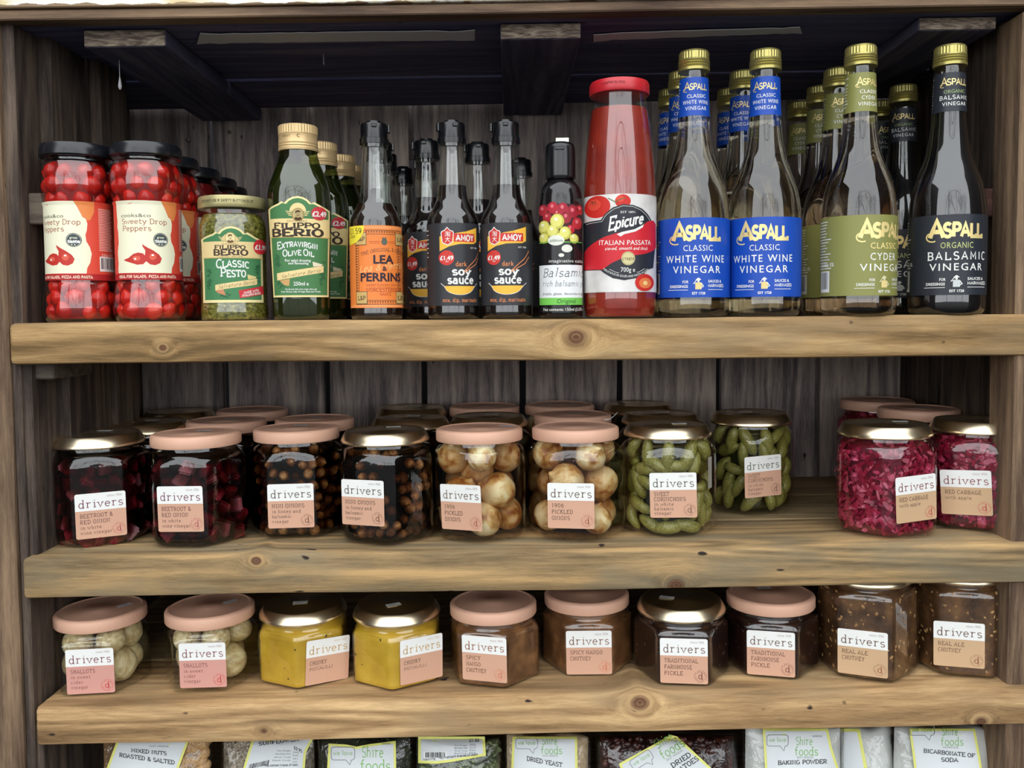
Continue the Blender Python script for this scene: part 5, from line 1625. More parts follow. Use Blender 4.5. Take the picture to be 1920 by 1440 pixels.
def grains(name, root, Rr, z0, z1, sec, seed, n, size, mat, flatn=.5, depth=.0):
    """small seeds and bits against the glass: one part of kind stuff"""
    r = random.Random(seed); V = []; Fc = []
    ico = [(0, 0, 1), (.89, 0, .45), (.28, .85, .45), (-.72, .53, .45), (-.72, -.53, .45), (.28, -.85, .45), (.72, .53, -.45), (-.28, .85, -.45), (-.89, 0, -.45), (-.28, -.85, -.45), (.72, -.53, -.45), (0, 0, -1)]
    fi = [(0, 1, 2), (0, 2, 3), (0, 3, 4), (0, 4, 5), (0, 5, 1), (1, 6, 2), (2, 7, 3), (3, 8, 4), (4, 9, 5), (5, 10, 1), (6, 7, 2), (7, 8, 3), (8, 9, 4), (9, 10, 5), (10, 6, 1), (6, 11, 7), (7, 11, 8), (8, 11, 9), (9, 11, 10), (10, 11, 6)]
    for _ in range(n):
        th = r.uniform(-2.0, 2.0); z = r.uniform(z0, z1); q = Rr*sec(th, z)-.0009-depth*r.random()
        nn = Vector((sin(th), -cos(th), 0)); c = nn*q+Vector((0, 0, z)); k = size*r.uniform(.5, 1.4)
        rot = Matrix.Rotation(r.uniform(0, 6), 3, nn) @ Matrix.Rotation(th, 3, 'Z')
        b0 = len(V)
        for p in ico: V.append(c+rot @ Vector((p[0]*k, p[1]*k*flatn, p[2]*k*.6)))
        Fc += [tuple(b0+i for i in f) for f in fi]
    return mesh(name, V, Fc, mat, root, kind='stuff', recalc=False, smooth=True)

def contents(key, root, kind, seed):
    prof, sec = JP[kind]
    ztop_ = {'big': .098, 'small': .0625, 'tall': .094}[kind]
    sh = .0016
    inner = [(max(r_-sh, .0005), max(z, .002)) for r_, z in prof if z < ztop_]
    inner.append((inner[-1][0], ztop_))
    def body(name, mat, shrink=0.0):
        pr = [(max(r_-shrink, .0004), z) for r_, z in inner]
        return lathe(name, pr, mat, root, n=72, sec=sec)
    r = random.Random(seed)
    def shell(rad, dz, na, deep, skip, sd):
        rq = random.Random(sd*7+1); out = []
        nz_ = int((ztop_-.006)/dz)
        for j in range(nz_):
            for k in range(na):
                th = 2*pi*(k+.5*(j % 2))/na+rq.uniform(-.3, .3)*2/na*pi*.6
                if cos(th) < -.3 or rq.random() < skip: continue
                z = .0035+rad+j*dz+rq.uniform(-.25, .25)*dz
                z = min(z, ztop_-rad*.9)
                q = rad*rq.uniform(.85, 1.12)
                Rr = (.0482*sec(th, min(z, .078))-.0022 if z < .080 else .0408)-q*1.08-deep*rq.random()**1.6
                out.append(((Rr*sin(th), -Rr*cos(th), z), q))
        return out
    if key == 'beet':
        body('liquor', flat(52, 6, 16, .4), .012)
        body('brine', liquid('beet_brine', (.40, .06, .10), 320))
        for p, q in shell(.0078, .0132, 17, .004, 0.0, seed):
            o = piece('beet', root, lambda: cube_mesh('beetroot_chunk', M_BEET, 1)); o.location = p
            o.rotation_euler = (r.uniform(0, 3), r.uniform(0, 3), r.uniform(0, 3)); k = q*1.02; o.scale = (k, k, k)
    elif key == 'mini':
        body('liquor', flat(16, 9, 6, .4), .011)
        body('brine', liquid('balsamic_brine', (.55, .40, .27), 300))
        for p, q in shell(.0060, .0112, 22, .009, .16, seed):
            o = piece('mini', root, lambda: onion_mesh('mini_onion', M_MINI)); o.location = p
            o.rotation_euler = (r.uniform(0, 3), r.uniform(0, 3), r.uniform(0, 3)); o.scale = (q*.9, q*.9, q)
    elif key == 'onion':
        body('brine', liquid('malt_vinegar', (.72, .50, .30), 34))
        pr_, rs = relax(13, .0192, .0450, .002, ztop_+.001, seed, 120)
        for p, q in zip(pr_, rs):
            o = piece('onion', root, lambda: onion_mesh('pickled_onion', M_ONION)); o.location = p
            o.rotation_euler = (r.uniform(-1.2, 1.2), r.uniform(-1.2, 1.2), r.uniform(0, 6)); k = q*.93; o.scale = (k, k*r.uniform(.9, 1), k*.92)
    elif key == 'shal':
        body('brine', liquid('cider_vinegar', (.86, .74, .52), 12))
        pr_, rs = relax(10, .0178, .0412, .002, ztop_, seed, 120)
        for p, q in zip(pr_, rs):
            o = piece('shal', root, lambda: onion_mesh('shallot', M_SHAL)); o.location = p
            o.rotation_euler = (r.uniform(-1.2, 1.2), r.uniform(-1.2, 1.2), r.uniform(0, 6)); k = q*.93; o.scale = (k*.95, k*.95, k)
    elif key == 'corn':
        body('liquor', flat(40, 44, 16, .5), .017)
        body('brine', liquid('gherkin_brine', (.86, .80, .50), 22))
        n = 0
        for lay in range(5):
            for q in range(11):
                th = 2*pi*(q+.5*(lay % 2))/11+r.uniform(-.15, .15)
                if cos(th) < -.2: continue
                z = .011+lay*.0192+r.uniform(-.003, .003)
                sc = r.uniform(.0056, .0072)
                key_ = 'gh%d' % r.randint(0, 3)
                o = piece(key_, root, lambda: gherkin_mesh(M_GHER, int(key_[2:])))
                a = r.choice((r.uniform(.9, 1.57), r.uniform(-1.57, -.9), r.uniform(-.5, .5)))
                hl = .5*6.2*sc*.8*abs(sin(a))
                z = min(max(z, .004+hl), ztop_-.001-hl)
                lz = r.uniform(.72, .95)
                Rr = sqrt(.0428**2-(3.1*sc*lz*abs(cos(a))*.9)**2)-sc*1.25-r.uniform(0, .0012)
                # long axis in the tangent plane, belly outwards
                o.matrix_local = Matrix.Translation((Rr*sin(th), -Rr*cos(th), z)) @ Matrix.Rotation(th, 4, 'Z') @ Matrix.Rotation(-a, 4, 'Y') @ Matrix.Rotation(pi/2, 4, 'X') @ Matrix.Diagonal((sc*lz, sc, sc, 1))
    elif key == 'cabb':
        body('liquor', noisy('cabbage_liquor', [(0.3, (70, 2, 26)), (0.7, (120, 8, 44))], 60, .5), .005)
        body('brine', liquid('cabbage_brine', (.92, .30, .48), 60))
        shreds(root, BIGR-.0014, .008, ztop_-.005, sec, seed)
    elif key == 'picc':
        body('piccalilli', noisy('piccalilli_sauce', [(0.3, (176, 138, 36)), (0.55, (196, 158, 46)), (0.75, (210, 174, 64))], 30, .4, 3, sss=0))
        grains('vegetable_bits', root, .0485-.0012, .006, .052, sec, seed, 16, .0016, flat(52, 50, 16, .5))
    elif key in ('mang', 'mang2'):
        body('chutney', noisy('mango_chutney', [(0.3, (72, 44, 26)), (0.5, (108, 72, 44)), (0.7, (142, 98, 60))], 55, .35, 5, bump=.3))
        grains('onion_seeds', root, .0485-.0012, .006, .054, sec, seed, 26, .0009, flat(20, 12, 10, .5))
    elif key == 'farm':
        body('pickle', noisy('farmhouse_pickle', [(0.4, (24, 12, 10)), (0.7, (50, 26, 18))], 70, .3, 4, bump=.4))
        grains('pickle_bits', root, .0485-.0012, .006, .054, sec, seed, 70, .0020, flat(46, 22, 14, .35))
    elif key == 'ale':
        body('chutney', noisy('ale_chutney', [(0.3, (56, 36, 22)), (0.5, (88, 60, 38)), (0.7, (124, 88, 54))], 70, .35, 5, bump=.4))
        grains('chutney_bits', root, .0485-.0012, .006, .085, sec, seed, 150, .0022, noisy('chutney_bit', [(0.3, (130, 84, 44)), (0.7, (186, 146, 92))], 40, .4))
JP = {k: jar_profile(k) for k in ('big', 'small', 'tall')}
_jg = {}
def jar(name, kind, key, shelf, px, pyb, lid, rot, lab_px, tilt, label, group, seed, sticker=None, face_k=0, fill=True):
    """rot: turn of the nearest flat as seen from the camera (degrees)"""
    R = BIGR if kind == 'big' else .0485
    q = z_on(shelf, px, pyb)
    dirv = Vector((q.x-CAM.x, q.y-CAM.y, 0)).normalized()
    Rb = R*.95
    cx, cyy = q.x+dirv.x*Rb, q.y+dirv.y*Rb
    rz = radians(rot)-atan((cx-CAM.x)/(cyy-CAM.y))
    root = thing(name, label, 'jar', (cx, cyy, zsh(shelf, cx)+.0003), rz, group, 0)
    root.rotation_euler = (0, -TILT[shelf], rz)
    prof, sec = JP[kind]
    if kind in _jg: inst(_jg[kind], root)
    else: _jg[kind] = lathe('jar_glass', prof, GJ, root, n=96, sec=sec, ang=30)
    zl = {'big': .0975, 'small': .0622, 'tall': .0918}[kind]
    jar_lid(lid, root, zl)
    if sticker: lid_sticker(root, zl, sticker[0], sticker[1], sticker[2]-rz)
    if fill: contents(key.replace('mang2', 'mang2'), root, kind, seed)
    if lab_px:
        a = R*(.965 if kind == 'big' else .884)
        f = radians(60*face_k)
        n = Vector((sin(f), -cos(f), 0)); u = Vector((cos(f), sin(f), 0)); v = Vector((0, 0, 1))
        Mw = Matrix.Translation((cx, cyy, zsh(shelf, cx))) @ Matrix.Rotation(rz, 4, 'Z')
        inv = Mw.inverted()
        o_ = inv @ CAM; d_ = inv.to_3x3() @ ray(*lab_px)
        t = (a-o_.dot(n))/d_.dot(n)
        pt = o_+d_*t
        drivers_label(key, root, n*a+u*pt.dot(u)+v*pt.z, u, v, n, radians(tilt))
    return root

G2 = 'pickle jars on the middle shelf'
J = []
def j2(*a, **k): o = jar(*a, **k); J.append(o); return o
j2('pickle_jar', 'big', 'beet', 1, 193, 1026, 'brass', -2, (190, 966), 0.3, 'leftmost pickle jar on the middle shelf, dark beetroot under a brass lid', G2, 1, (.006, .012, -.1))
j2('pickle_jar', 'big', 'beet', 1, 375, 1029, 'pink', -24, (339, 955), 0.5, 'dark beetroot and red onion jar with a pink lid', G2, 2, (.004, .012, 0))
j2('pickle_jar', 'big', 'mini', 1, 562, 1013, 'pink', -10, (546, 949), 0, 'mini onions jar with a pink lid on the middle shelf', G2, 3, (.002, .014, 0))
j2('pickle_jar', 'big', 'mini', 1, 727, 1025, 'brass', -26, (681, 943), 0, 'mini onions jar with a brass lid, left of the pickled onions', G2, 4, (0, .02, .2))
j2('pickle_jar', 'big', 'onion', 1, 902, 1021, 'pink', -29, (865, 952), 2, 'left one of the two large pickled onion jars', G2, 5, (.022, .020, -.2), face_k=0)
j2('pickle_jar', 'big', 'onion', 1, 1081, 1018, 'pink', -5, (1071, 949), 0, 'right one of the two large pickled onion jars', G2, 8)
j2('pickle_jar', 'big', 'corn', 1, 1252, 1010, 'brass', 4, (1263, 929), 1, 'front jar of sweet cornichons on the middle shelf', G2, 7, (.012, -.004, .0))
j2('pickle_jar', 'big', 'corn', 1, 1407, 968, 'brass', 33, (1431, 893), 1, 'jar of cornichons set farther back, before the empty stretch of shelf', G2, 9, (-.004, .004, 0))
j2('pickle_jar', 'big', 'cabb', 1, 1657, 1013, 'brass', 38, (1718, 935), 2.5, 'front jar of bright magenta red cabbage', G2, 10, (.020, .002, -.05))
j2('pickle_jar', 'big', 'cabb', 1, 1829, 1000, 'brass', -4, (1812, 924), 3, 'rightmost jar of red cabbage on the middle shelf', G2, 11, (.018, .008, -.2))
# clear seal on the side of the front cornichon jar
def seal(root, ang, z0, z1, w):
    prof, sec = JP['big']
    a = Art(0, None); V = []
    def m(u, y, h):
        th = ang+u/.05; q = BIGR*sec(th, y)+.0003+h
        return (q*sin(th), -q*cos(th), y)
    a.rect(-w/2, z0, w/2, z1, flat(150, 148, 136, .3), 0)
    o = a.build('side_seal', root, m, .003, dh=.0001); o['label'] = 'greyish paper seal'
seal(J[6], radians(62), .046, .078, .010)

# jars behind: only their lids and shoulders show
def back_jar(src, px, dep, lid, sk, label, rot):
    Y = dep-DIST-.012; X = (px-960)*dep/F
    rz = radians(rot)-atan(X/dep)
    root = thing('pickle_jar', label, 'jar', (X, Y, zsh(1, X)+.0003), rz, 'second and third rows of pickle jars on the middle shelf')
    inst(_jg['big'], root)
    jar_lid(lid, root, .0975)
    if sk: lid_sticker(root, .0975, .004, .006, -.1-rz)
    # share the dark contents of a jar in the front row
    for ch in src.children:
        if ch.name.split('.')[0] in ('liquor', 'brine', 'cabbage_shreds'): inst(ch, root)
    if src in (J[4], J[5]):
        for ch in src.children:
            if ch.name.split('.')[0] == 'pickled_onion': inst(ch, root, ch.location, ch.rotation_euler, ch.scale)
for a in ((J[0], 282, 1.018, 'brass', 1, 'brass-lidded beetroot jar second from the front at the far left', 0), (J[0], 340, 1.130, 'brass', 0, 'rearmost brass-lidded jar at the left end of the middle shelf', 10),
          (J[1], 428, 1.018, 'pink', 1, 'pink-lidded jar in the second row behind the pink-lidded beetroot', 0), (J[1], 476, 1.130, 'pink', 0, 'leftmost pink lid in the third row of the middle shelf', 0),
          (J[2], 592, 1.020, 'pink', 1, 'pink-lidded jar right behind the mini onions with a pink lid', 20),
          (J[3], 770, 1.020, 'brass', 1, 'dark brass lid in the second row behind the brass-lidded mini onions', 5), (J[3], 772, 1.130, 'brass', 1, 'dark brass lid in the third row behind the mini onions', 15),
          (J[3], 916, 1.022, 'brass', 1, 'brass-lidded jar behind the left pickled onion jar', 0), (J[4], 908, 1.130, 'pink', 0, 'pink lid in the third row, behind the left pickled onions', 0),
          (J[5], 1072, 1.024, 'pink', 1, 'pink-lidded jar right behind the right pickled onion jar', 10), (J[5], 1048, 1.134, 'pink', 0, 'pink lid in the third row, behind the right pickled onions', 0),
          (J[6], 1236, 1.020, 'brass', 1, 'brass-lidded jar right behind the front cornichons', 10), (J[6], 1195, 1.130, 'brass', 0, 'brass lid in the third row, behind the cornichons', 0),
          (J[8], 1716, 1.030, 'pink', 1, 'pink-lidded jar behind and between the two red cabbage jars', 0), (J[8], 1640, 1.132, 'pink', 0, 'rearmost pink-lidded jar behind the red cabbage', 20)):
    back_jar(*a)
# curl of plastic film caught on a lid
q = P(1150, 782, .10)
V = []; pts = [P(1133, 787, .105), P(1143, 786, .105), P(1150, 781, .105), P(1156, 775, .105), P(1158, 773, .105)]
V = []; Fc = []
for i, p in enumerate(pts):
    for k in range(5):
        a = 2*pi*k/5; V.append(p+Vector((.0004*cos(a)*.5, .0004*sin(a), .0005*cos(a))))
for i in range(len(pts)-1):
    for k in range(5): Fc.append((i*5+k, i*5+(k+1) % 5, i*5+5+(k+1) % 5, i*5+5+k))
o = mesh('plastic_thread', V, Fc, flat(220, 222, 224, .3), J[5], smooth=True)
o.matrix_parent_inverse = Matrix.Identity(4)
bpy.context.view_layer.update()
o.matrix_world = Matrix.Identity(4)

G3 = 'chutney and pickle jars on the lower shelf'
K = []
def j3(*a, **k): o = jar(*a, **k); K.append(o); return o
j3('pickle_jar', 'small', 'shal', 2, 196, 1304, 'pink', -21, (170, 1259), 0, 'leftmost shallots jar on the lower shelf, tilted pink lid', G3, 21, (.022, .006, .9))
j3('pickle_jar', 'small', 'shal', 2, 400, 1300, 'pink', -18, (381, 1248), 0, 'second shallots jar, standing beside the yellow piccalilli', G3, 22, (.018, .010, .9))
j3('chutney_jar', 'small', 'picc', 2, 574, 1292, 'brass', 20, (615, 1238), -4, 'left of the two yellow piccalilli jars', G3, 23, (-.004, -.002, .1))
j3('chutney_jar', 'small', 'picc', 2, 748, 1296, 'brass', 22, (791, 1236), -1, 'right of the two yellow piccalilli jars', G3, 24, (-.006, -.006, .5))
j3('chutney_jar', 'small', 'mang', 2, 928, 1294, 'pink', -17, (909, 1236), 0, 'left of the two spicy mango chutney jars', G3, 25, None)
j3('chutney_jar', 'small', 'mang2', 2, 1102, 1272, 'pink', 3, (1105, 1224), 0, 'right mango chutney jar, set a little farther back', G3, 26, None)
j3('chutney_jar', 'small', 'farm', 2, 1278, 1290, 'brass', 3, (1283, 1240), 0, 'farmhouse pickle jar with a brass lid', G3, 27, (-.014, 0, -.4))
j3('chutney_jar', 'small', 'farm', 2, 1445, 1276, 'pink', 2, (1446, 1226), 0, 'farmhouse pickle jar with a pink lid', G3, 28, (-.006, .014, .1))
j3('chutney_jar', 'tall', 'ale', 2, 1624, 1280, 'brass', -1, (1618, 1225), 0, 'left of the two tall real ale chutney jars', G3, 29)
j3('chutney_jar', 'tall', 'ale', 2, 1795, 1272, 'brass', 11, (1799, 1209), 0, 'rightmost tall real ale chutney jar', G3, 30)
# ------------------------------------------------------------------ bags of dry goods below the lower shelf
FILM = glass('bag_film', (.96, .97, .97), .07, rough=.12, power=3.0, bump=.9)
YG = flat(222, 222, 120); GY = flat(208, 212, 214); INK = flat(34, 34, 38); GRN = flat(120, 176, 84); BUB = flat(120, 126, 128)
YB = P(960, 1671, .05).z
class Bag:
    def __init__(self, label, xc, w, yt, Yc, T, mat, ctop, seed, cy_top=None):
        self.xc, self.w, self.yt, self.Yc, self.T = xc, w, yt, Yc, T
        self.r = random.Random(seed); self.ph = [self.r.uniform(0, 6) for _ in range(6)]
        base = P(xc, 1671, Yc)
        self.root = thing('food_bag', label, 'bag', (base.x, Yc, zb4+.0005), 0, 'clear bags of dry goods standing under the lowest visible shelf')
        self.o = Vector((base.x, Yc, zb4+.0005))
        self.zt = P(xc, yt, Yc).z
        self.shell('bag_film', 1.0, FILM, 1.0, 0, wr=.0018)
        if mat: self.shell('filling', .93, mat, .90, ctop, wr=.0012)
    def surf(self, X, z, k=1.0, side=-1, tk=1.0):
        """depth of the pillow at X, z (world)"""
        xw = self.w*(DIST+self.Yc)/F
        u = (X-self.o.x)/xw/k; v = min(1, max(0, (self.zt-z)/.045))
        q = max(0, 1-abs(u)**2.3)**.5*(.18+.82*v**.55)
        return self.Yc+side*self.T*tk*q
    def shell(self, name, k, mat, tk, top, wr):
        xw = self.w*(DIST+self.Yc)/F*k; n, m = 26, 20
        V = []; Fc = []; zt = self.zt-top; z0 = self.o.z+.0005
        for side in (-1, 1):
            for j in range(m+1):
                z = z0+(zt-z0)*(j/m)**.8
                for i in range(n+1):
                    u = -1+2*i/n; X = self.o.x+xw*u
                    Y = self.surf(X, z, k, side, tk)
                    e = (1-u*u)
                    Y += wr*e*(sin(X*160+self.ph[0]+z*90)+.7*sin(z*210+self.ph[1]-X*60)+.5*sin(X*330+self.ph[2]))*(.8 if name == 'bag_film' else .5)+(wr*1.2*e*(-side) if name != 'bag_film' else 0)
                    zz = z+(.002*sin(u*5+self.ph[3]) if j == m else 0)
                    V.append((X-self.o.x, Y-self.o.y, zz-self.o.z))
        N_ = (n+1)*(m+1)
        for s in (0, 1):
            for j in range(m):
                for i in range(n):
                    a = s*N_+j*(n+1)+i; Fc.append((a, a+1, a+n+2, a+n+1))
        # close the rim
        for j in range(m):
            for i in (0, n):
                a = j*(n+1)+i; Fc.append((a, a+n+1, a+n+1+N_, a+N_))
        for i in range(n):
            a = m*(n+1)+i; Fc.append((a, a+1, a+1+N_, a+N_)); a = i; Fc.append((a, a+1, a+1+N_, a+N_))
        return mesh(name, V, Fc, mat, self.root, smooth=True)
    def at(self, x, y, h=0.0):
        Y = self.Yc-self.T*.8
        for _ in range(3):
            p = P(x, y, Y); Y = self.surf(p.x, p.z)-.0024-h
        return p
    def label_on(self, art, base, text=None):
        def m(x, y, h): return self.at(x, y, h*.0004)-self.o
        lo = art.build('label', self.root, m, 6, dh=1, cuty=6)
        if text: text.build('lettering', lo, m, 8, dh=1, cuty=8)
        return lo
    def bits(self, name, n, size, mat, x0, x1, y0, y1, shape=(1, .6, .5), stuff=True, jit=.003):
        r = self.r
        ico = [(0, 0, 1), (.89, 0, .45), (.28, .85, .45), (-.72, .53, .45), (-.72, -.53, .45), (.28, -.85, .45), (.72, .53, -.45), (-.28, .85, -.45), (-.89, 0, -.45), (-.28, -.85, -.45), (.72, -.53, -.45), (0, 0, -1)]
        fi = [(0, 1, 2), (0, 2, 3), (0, 3, 4), (0, 4, 5), (0, 5, 1), (1, 6, 2), (2, 7, 3), (3, 8, 4), (4, 9, 5), (5, 10, 1), (6, 7, 2), (7, 8, 3), (8, 9, 4), (9, 10, 5), (10, 6, 1), (6, 11, 7), (7, 11, 8), (8, 11, 9), (9, 11, 10), (10, 11, 6)]
        V = []; Fc = []; src = None
        for _ in range(n):
            lo_, hi_ = max(x0, self.xc-self.w*.84), min(x1, self.xc+self.w*.84)
            p = self.at(r.uniform(lo_, hi_), r.uniform(y0, y1), -(.0042+size*.6+jit*r.random()))
            k = size*r.uniform(.75, 1.25)
            R_ = Matrix.Rotation(r.uniform(0, 6), 3, 'Z') @ Matrix.Rotation(r.uniform(0, 6), 3, 'X') @ Matrix.Rotation(r.uniform(0, 6), 3, 'Y')
            if stuff:
                b0 = len(V)
                for q in ico: V.append(p-self.o+R_ @ Vector((q[0]*k*shape[0], q[1]*k*shape[1], q[2]*k*shape[2])))
                Fc += [tuple(b0+i for i in f) for f in fi]
            else:
                if src is None:
                    pr = smooth_profile([(0, -1), (.7, -.75), (1, 0), (.75, .7), (.2, 1.02), (0, 1.06)], 2)
                    src = o = lathe(name, pr, mat, self.root, n=14)
                else: o = inst(src, self.root)
                o.location = p-self.o; o.rotation_euler = R_.to_euler(); o.scale = (k*shape[0], k*shape[1], k*shape[2])
        if stuff: mesh(name, V, Fc, mat, self.root, smooth=True, kind='stuff', recalc=False)

def bubble(b, x, y, w, h, rot=None):
    pts = []
    for (cx, cy_, a0) in ((x+w-5, y+h-5, 0),): pass
    r = 5
    for (cx, cy_, a0) in ((x+w-r, y+h-r, 0), (x+r, y+h-r, 90), (x+r, y+r, 180), (x+w-r, y+r, 270)):
        if a0 == 90: pts += [(x+w*.86, y+h), (x+w*.80, y+h+9), (x+w*.62, y+h)]
        for k in range(4):
            a = radians(a0+30*k); pts.append((cx+r*cos(a), cy_+r*sin(a)))
    b.line(pts+[pts[0]], 1.1, BUB, 2)
    b.text('we love', x+4, x+w-4, y+h*.62, 8, GRN, 2, 'stroke', w=1.0, serif=False)
def shire(b, x, y, k=1.0, sub='EAST ANGLIA'):
    b.text('Shire', x+3*k, x+38*k, y, 17*k, GRN, 2, 'stroke', w=.9, serif=False, sp=1)
    b.text('foods', x, x+50*k, y+22*k, 17*k, GRN, 2, 'stroke', w=.9, serif=False, sp=.8)
    b.text(sub, x+5*k, x+40*k, y+28.5*k, 5*k, flat(140, 150, 140), 2)
def quad_label(pts, tp=4.5):
    """label outline with a yellow-green border: pts clockwise from upper left"""
    a = Art(0, None); cx = sum(p[0] for p in pts)/4; cy_ = sum(p[1] for p in pts)/4
    a.poly(pts, YG, 0)
    ins = []
    n = len(pts)
    for i in range(n):
        p0, p1, p2 = Vector(pts[i-1]), Vector(pts[i]), Vector(pts[(i+1) % n])
        d1 = (p1-p0).normalized(); d2 = (p2-p1).normalized()
        n1 = Vector((-d1.y, d1.x)); n2 = Vector((-d2.y, d2.x))
        q = (n1+n2); q = q/max(.4, q.length_squared/2)
        ins.append(tuple(p1+q*tp))
    a.poly(ins, GY, 1)
    return a
dark_seed = noisy('dark_tea', [(0.35, (20, 22, 16)), (0.6, (46, 50, 34)), (0.75, (84, 86, 62))], 160, .5, 4, stretch=(1, 1, 2.5))
mnut = noisy('roast_nut', [(0.3, (150, 112, 72)), (0.6, (194, 156, 108)), (0.8, (218, 188, 142))], 2.5, .45, 3)
b = Bag('bag of mixed roasted nuts, leftmost of the clear bags', 300, 108, 1376, .052, .03, noisy('nut_mass', [(0.35, (92, 66, 42)), (0.7, (150, 114, 76))], 120, .6), .002, 1)
b.bits('nut', 46, .0062, mnut, 335, 400, 1384, 1470, (1, .8, .8), stuff=False)
t = Art(0, None)
t.text('MIXED NUTS', 246, 312, 1410, 6.6, INK, 2, 'stroke', w=1.6, slope=.09); t.text('ROASTED & SALTED', 224, 327, 1419, 7.2, INK, 2, 'stroke', w=1.6, slope=.14)
t.text('EAST ANGLIA', 280, 316, 1401, 3.5, BUB, 2)
b.label_on(quad_label([(222, 1381), (357, 1381), (333, 1446), (326, 1500), (186, 1500), (200, 1440)]), None, t)
b = Bag('bag of sunflower seeds with a tilted price label', 510, 94, 1378, .055, .03, noisy('sunflower_mass', [(0.35, (84, 74, 62)), (0.7, (150, 138, 120))], 200, .6), .002, 2)
b.bits('sunflower_seeds', 420, .0042, noisy('sunflower_seed', [(0.3, (132, 120, 104)), (0.7, (186, 172, 152))], 60, .5), 418, 476, 1384, 1475, (1, .5, .3))
t = Art(0, None)
t.text('SUNFLOWER', 485, 560, 1398, 6.5, INK, 2, 'stroke', w=1.6, slope=-.12); t.text('£0.95', 551, 566, 1404, 5.5, INK, 2, 'stroke', w=1.8, slope=.5)
for k in range(4): t.text(['Net Weight', 'Best Before End', 'Stock Code', 'Batch Code'][k], 520-k*3, 545, 1409+k*6, 3, BUB, 2); t.text(['250g', 'Feb', 'SF1', '0213'][k], 549, 560-k, 1412+k*6, 3, BUB, 2)
t.text('May contain traces of nuts', 496, 558, 1437, 4, INK, 2, bold=.2, slope=-.02)
r_ = random.Random(4); x = 468
while x < 505:
    w_ = r_.choice((.8, 1.3, 2)); t.poly([(x, 1433-(x-468)*.22), (x+w_, 1433-(x+w_-468)*.22), (x+w_-2, 1442-(x-468)*.22), (x-2, 1442-(x-468)*.22)], INK, 2); x += w_+1.2
b.label_on(quad_label([(474, 1381), (590, 1381), (574, 1410), (566, 1500), (432, 1500), (456, 1440)]), None, t)
b = Bag('crinkled clear bag of dark leaves with a green-lettered label', 690, 92, 1380, .050, .028, dark_seed, .001, 3)
b.bits('dark_leaves', 160, .0030, dark_seed, 585, 790, 1384, 1470, (1.4, .4, .3))
t = Art(0, None); bubble(t, 621, 1401, 44, 24); shire(t, 675, 1420, 1.15); t.text('NORFOLK', 716, 732, 1396, 4, BUB, 2)
b.label_on(quad_label([(616, 1394), (650, 1396), (668, 1400), (694, 1395), (742, 1389), (744, 1500), (610, 1500)]), None, t)
b = Bag('bag of green pumpkin seeds, bar code label on its upper half', 862, 84, 1380, .052, .032, noisy('pumpkin_mass', [(0.35, (30, 36, 20)), (0.7, (72, 82, 50))], 160, .6), .001, 4)
b.bits('pumpkin_seeds', 330, .0056, noisy('pumpkin_seed', [(0.3, (70, 82, 48)), (0.6, (108, 118, 78)), (0.8, (150, 156, 110))], 50, .4), 784, 938, 1395, 1475, (1, .62, .25))
t = Art(0, None); t.barcode(794, 1409, 838, 1424, 2, 7)
t.text('£1.99', 880, 898, 1391, 5.5, INK, 2, 'stroke', w=1.8)
for k in range(5): t.text(['Net Weight', 'Best Before End', 'Stock Code', 'Batch Code', 'Batch Code'][k], 852, 876, 1399+k*5, 3.2, BUB, 2); t.text(['250g', 'Oct 21', 'PS01', '0416', '0417'][k], 880, 892, 1398+k*5, 3.2, BUB, 2)
t.text('Warning : May contain traces of nuts.', 794, 897, 1426, 4.2, INK, 2, bold=.22, slope=-.1)
b.label_on(quad_label([(784, 1381), (909, 1381), (911, 1417), (850, 1428), (820, 1432), (784, 1431)], 5), None, t)
b = Bag('bag of beige dried yeast, its film creased at the top right', 1028, 84, 1376, .052, .030, noisy('yeast', [(0.35, (176, 150, 118)), (0.7, (206, 184, 152))], 260, .8, 4), .002, 5)
t = Art(0, None); bubble(t, 967, 1384, 41, 20); shire(t, 1014, 1396, .8); t.text('DRIED YEAST', 988, 1054, 1426, 8, INK, 2, 'stroke', w=1.6, slope=.19)
b.label_on(quad_label([(961, 1381), (1082, 1381), (1084, 1500), (956, 1500)]), None, t)
mtom = noisy('dried_fruit', [(0.35, (26, 12, 10)), (0.6, (60, 26, 20)), (0.8, (104, 50, 36))], 80, .35, 4)
b = Bag('bag of nearly black dried fruit with a slanted label', 1250, 138, 1378, .056, .034, mtom, .001, 6)
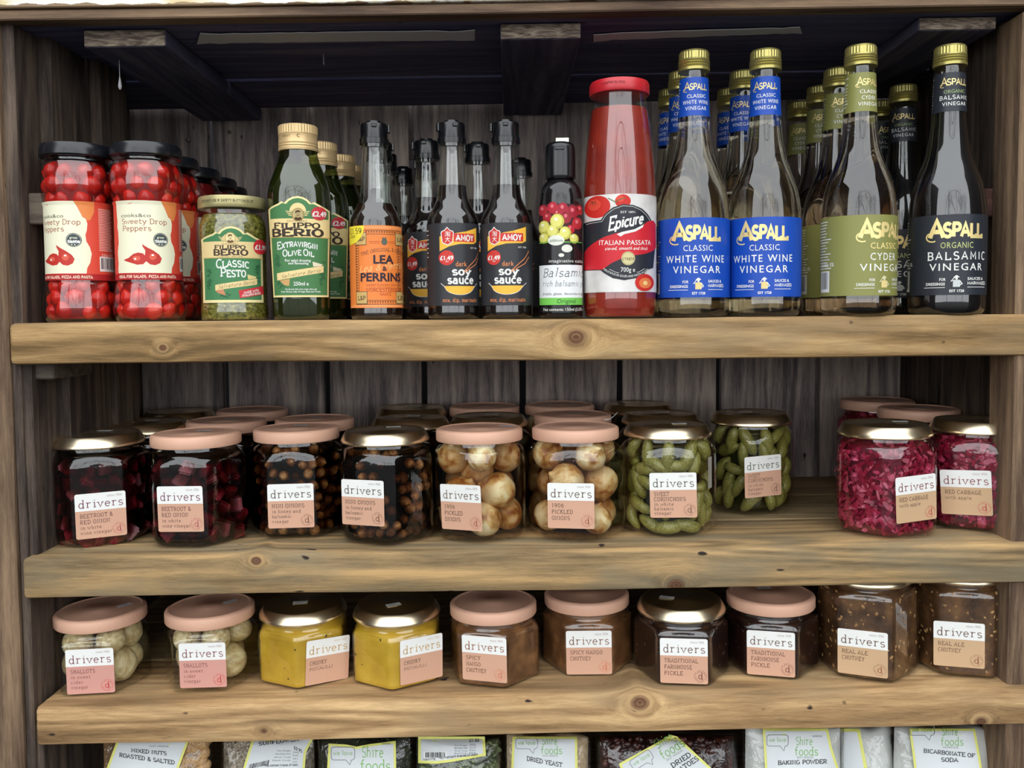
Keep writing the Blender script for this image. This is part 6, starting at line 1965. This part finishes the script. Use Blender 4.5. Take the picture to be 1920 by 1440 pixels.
b.bits('dried_pieces', 260, .0048, mtom, 1118, 1385, 1386, 1475, (1, .8, .5))
t = Art(0, None); t.rot = (radians(-33), 1180, 1430); bubble(t, 1180, 1428, 44, 20); shire(t, 1236, 1438, 1.0)
t.text('DRIED', 1243, 1284, 1483, 9, INK, 2, 'stroke', w=1.6); t.text('TOMATOES', 1225, 1292, 1497, 9, INK, 2, 'stroke', w=1.6); t.text('£1.85', 1300, 1330, 1512, 7, INK, 2, 'stroke', w=1.6)
b.label_on(quad_label([(1160, 1432), (1258, 1378), (1270, 1381), (1336, 1442), (1372, 1500), (1190, 1500)]), None, t)
white_p = noisy('white_powder', [(0.3, (196, 196, 192)), (0.7, (228, 228, 224))], 30, .9, 3)
b = Bag('bag of baking powder with a white and yellow label', 1484, 98, 1358, .048, .028, white_p, .002, 7)
t = Art(0, None); bubble(t, 1438, 1378, 40, 21); shire(t, 1490, 1397, .88); t.text('BAKING POWDER', 1459, 1550, 1434, 7.5, INK, 2, 'stroke', w=1.6, slope=-.03); t.text('NORFOLK', 1524, 1542, 1382, 3.5, BUB, 2)
b.label_on(quad_label([(1430, 1366), (1552, 1366), (1560, 1402), (1572, 1440), (1576, 1500), (1438, 1500)]), None, t)
b = Bag('second white powder bag between the baking powder and the soda', 1618, 54, 1360, .070, .026, white_p, .002, 8)
b.label_on(quad_label([(1560, 1366), (1612, 1366), (1626, 1440), (1630, 1500), (1560, 1500)], 6), None, None)
b = Bag('bag of bicarbonate of soda, rightmost of the clear bags', 1762, 100, 1358, .052, .030, white_p, .004, 9)
t = Art(0, None); bubble(t, 1706, 1360, 46, 19); shire(t, 1764, 1379, .85, 'NORFOLK')
t.text('BICARBONATE OF', 1732, 1828, 1411, 7.2, INK, 2, 'stroke', w=1.6, slope=.1); t.text('SODA', 1765, 1796, 1428, 7.4, INK, 2, 'stroke', w=1.6, slope=.03)
b.label_on(quad_label([(1704, 1366), (1828, 1366), (1838, 1420), (1850, 1500), (1720, 1500), (1712, 1420)]), None, t)
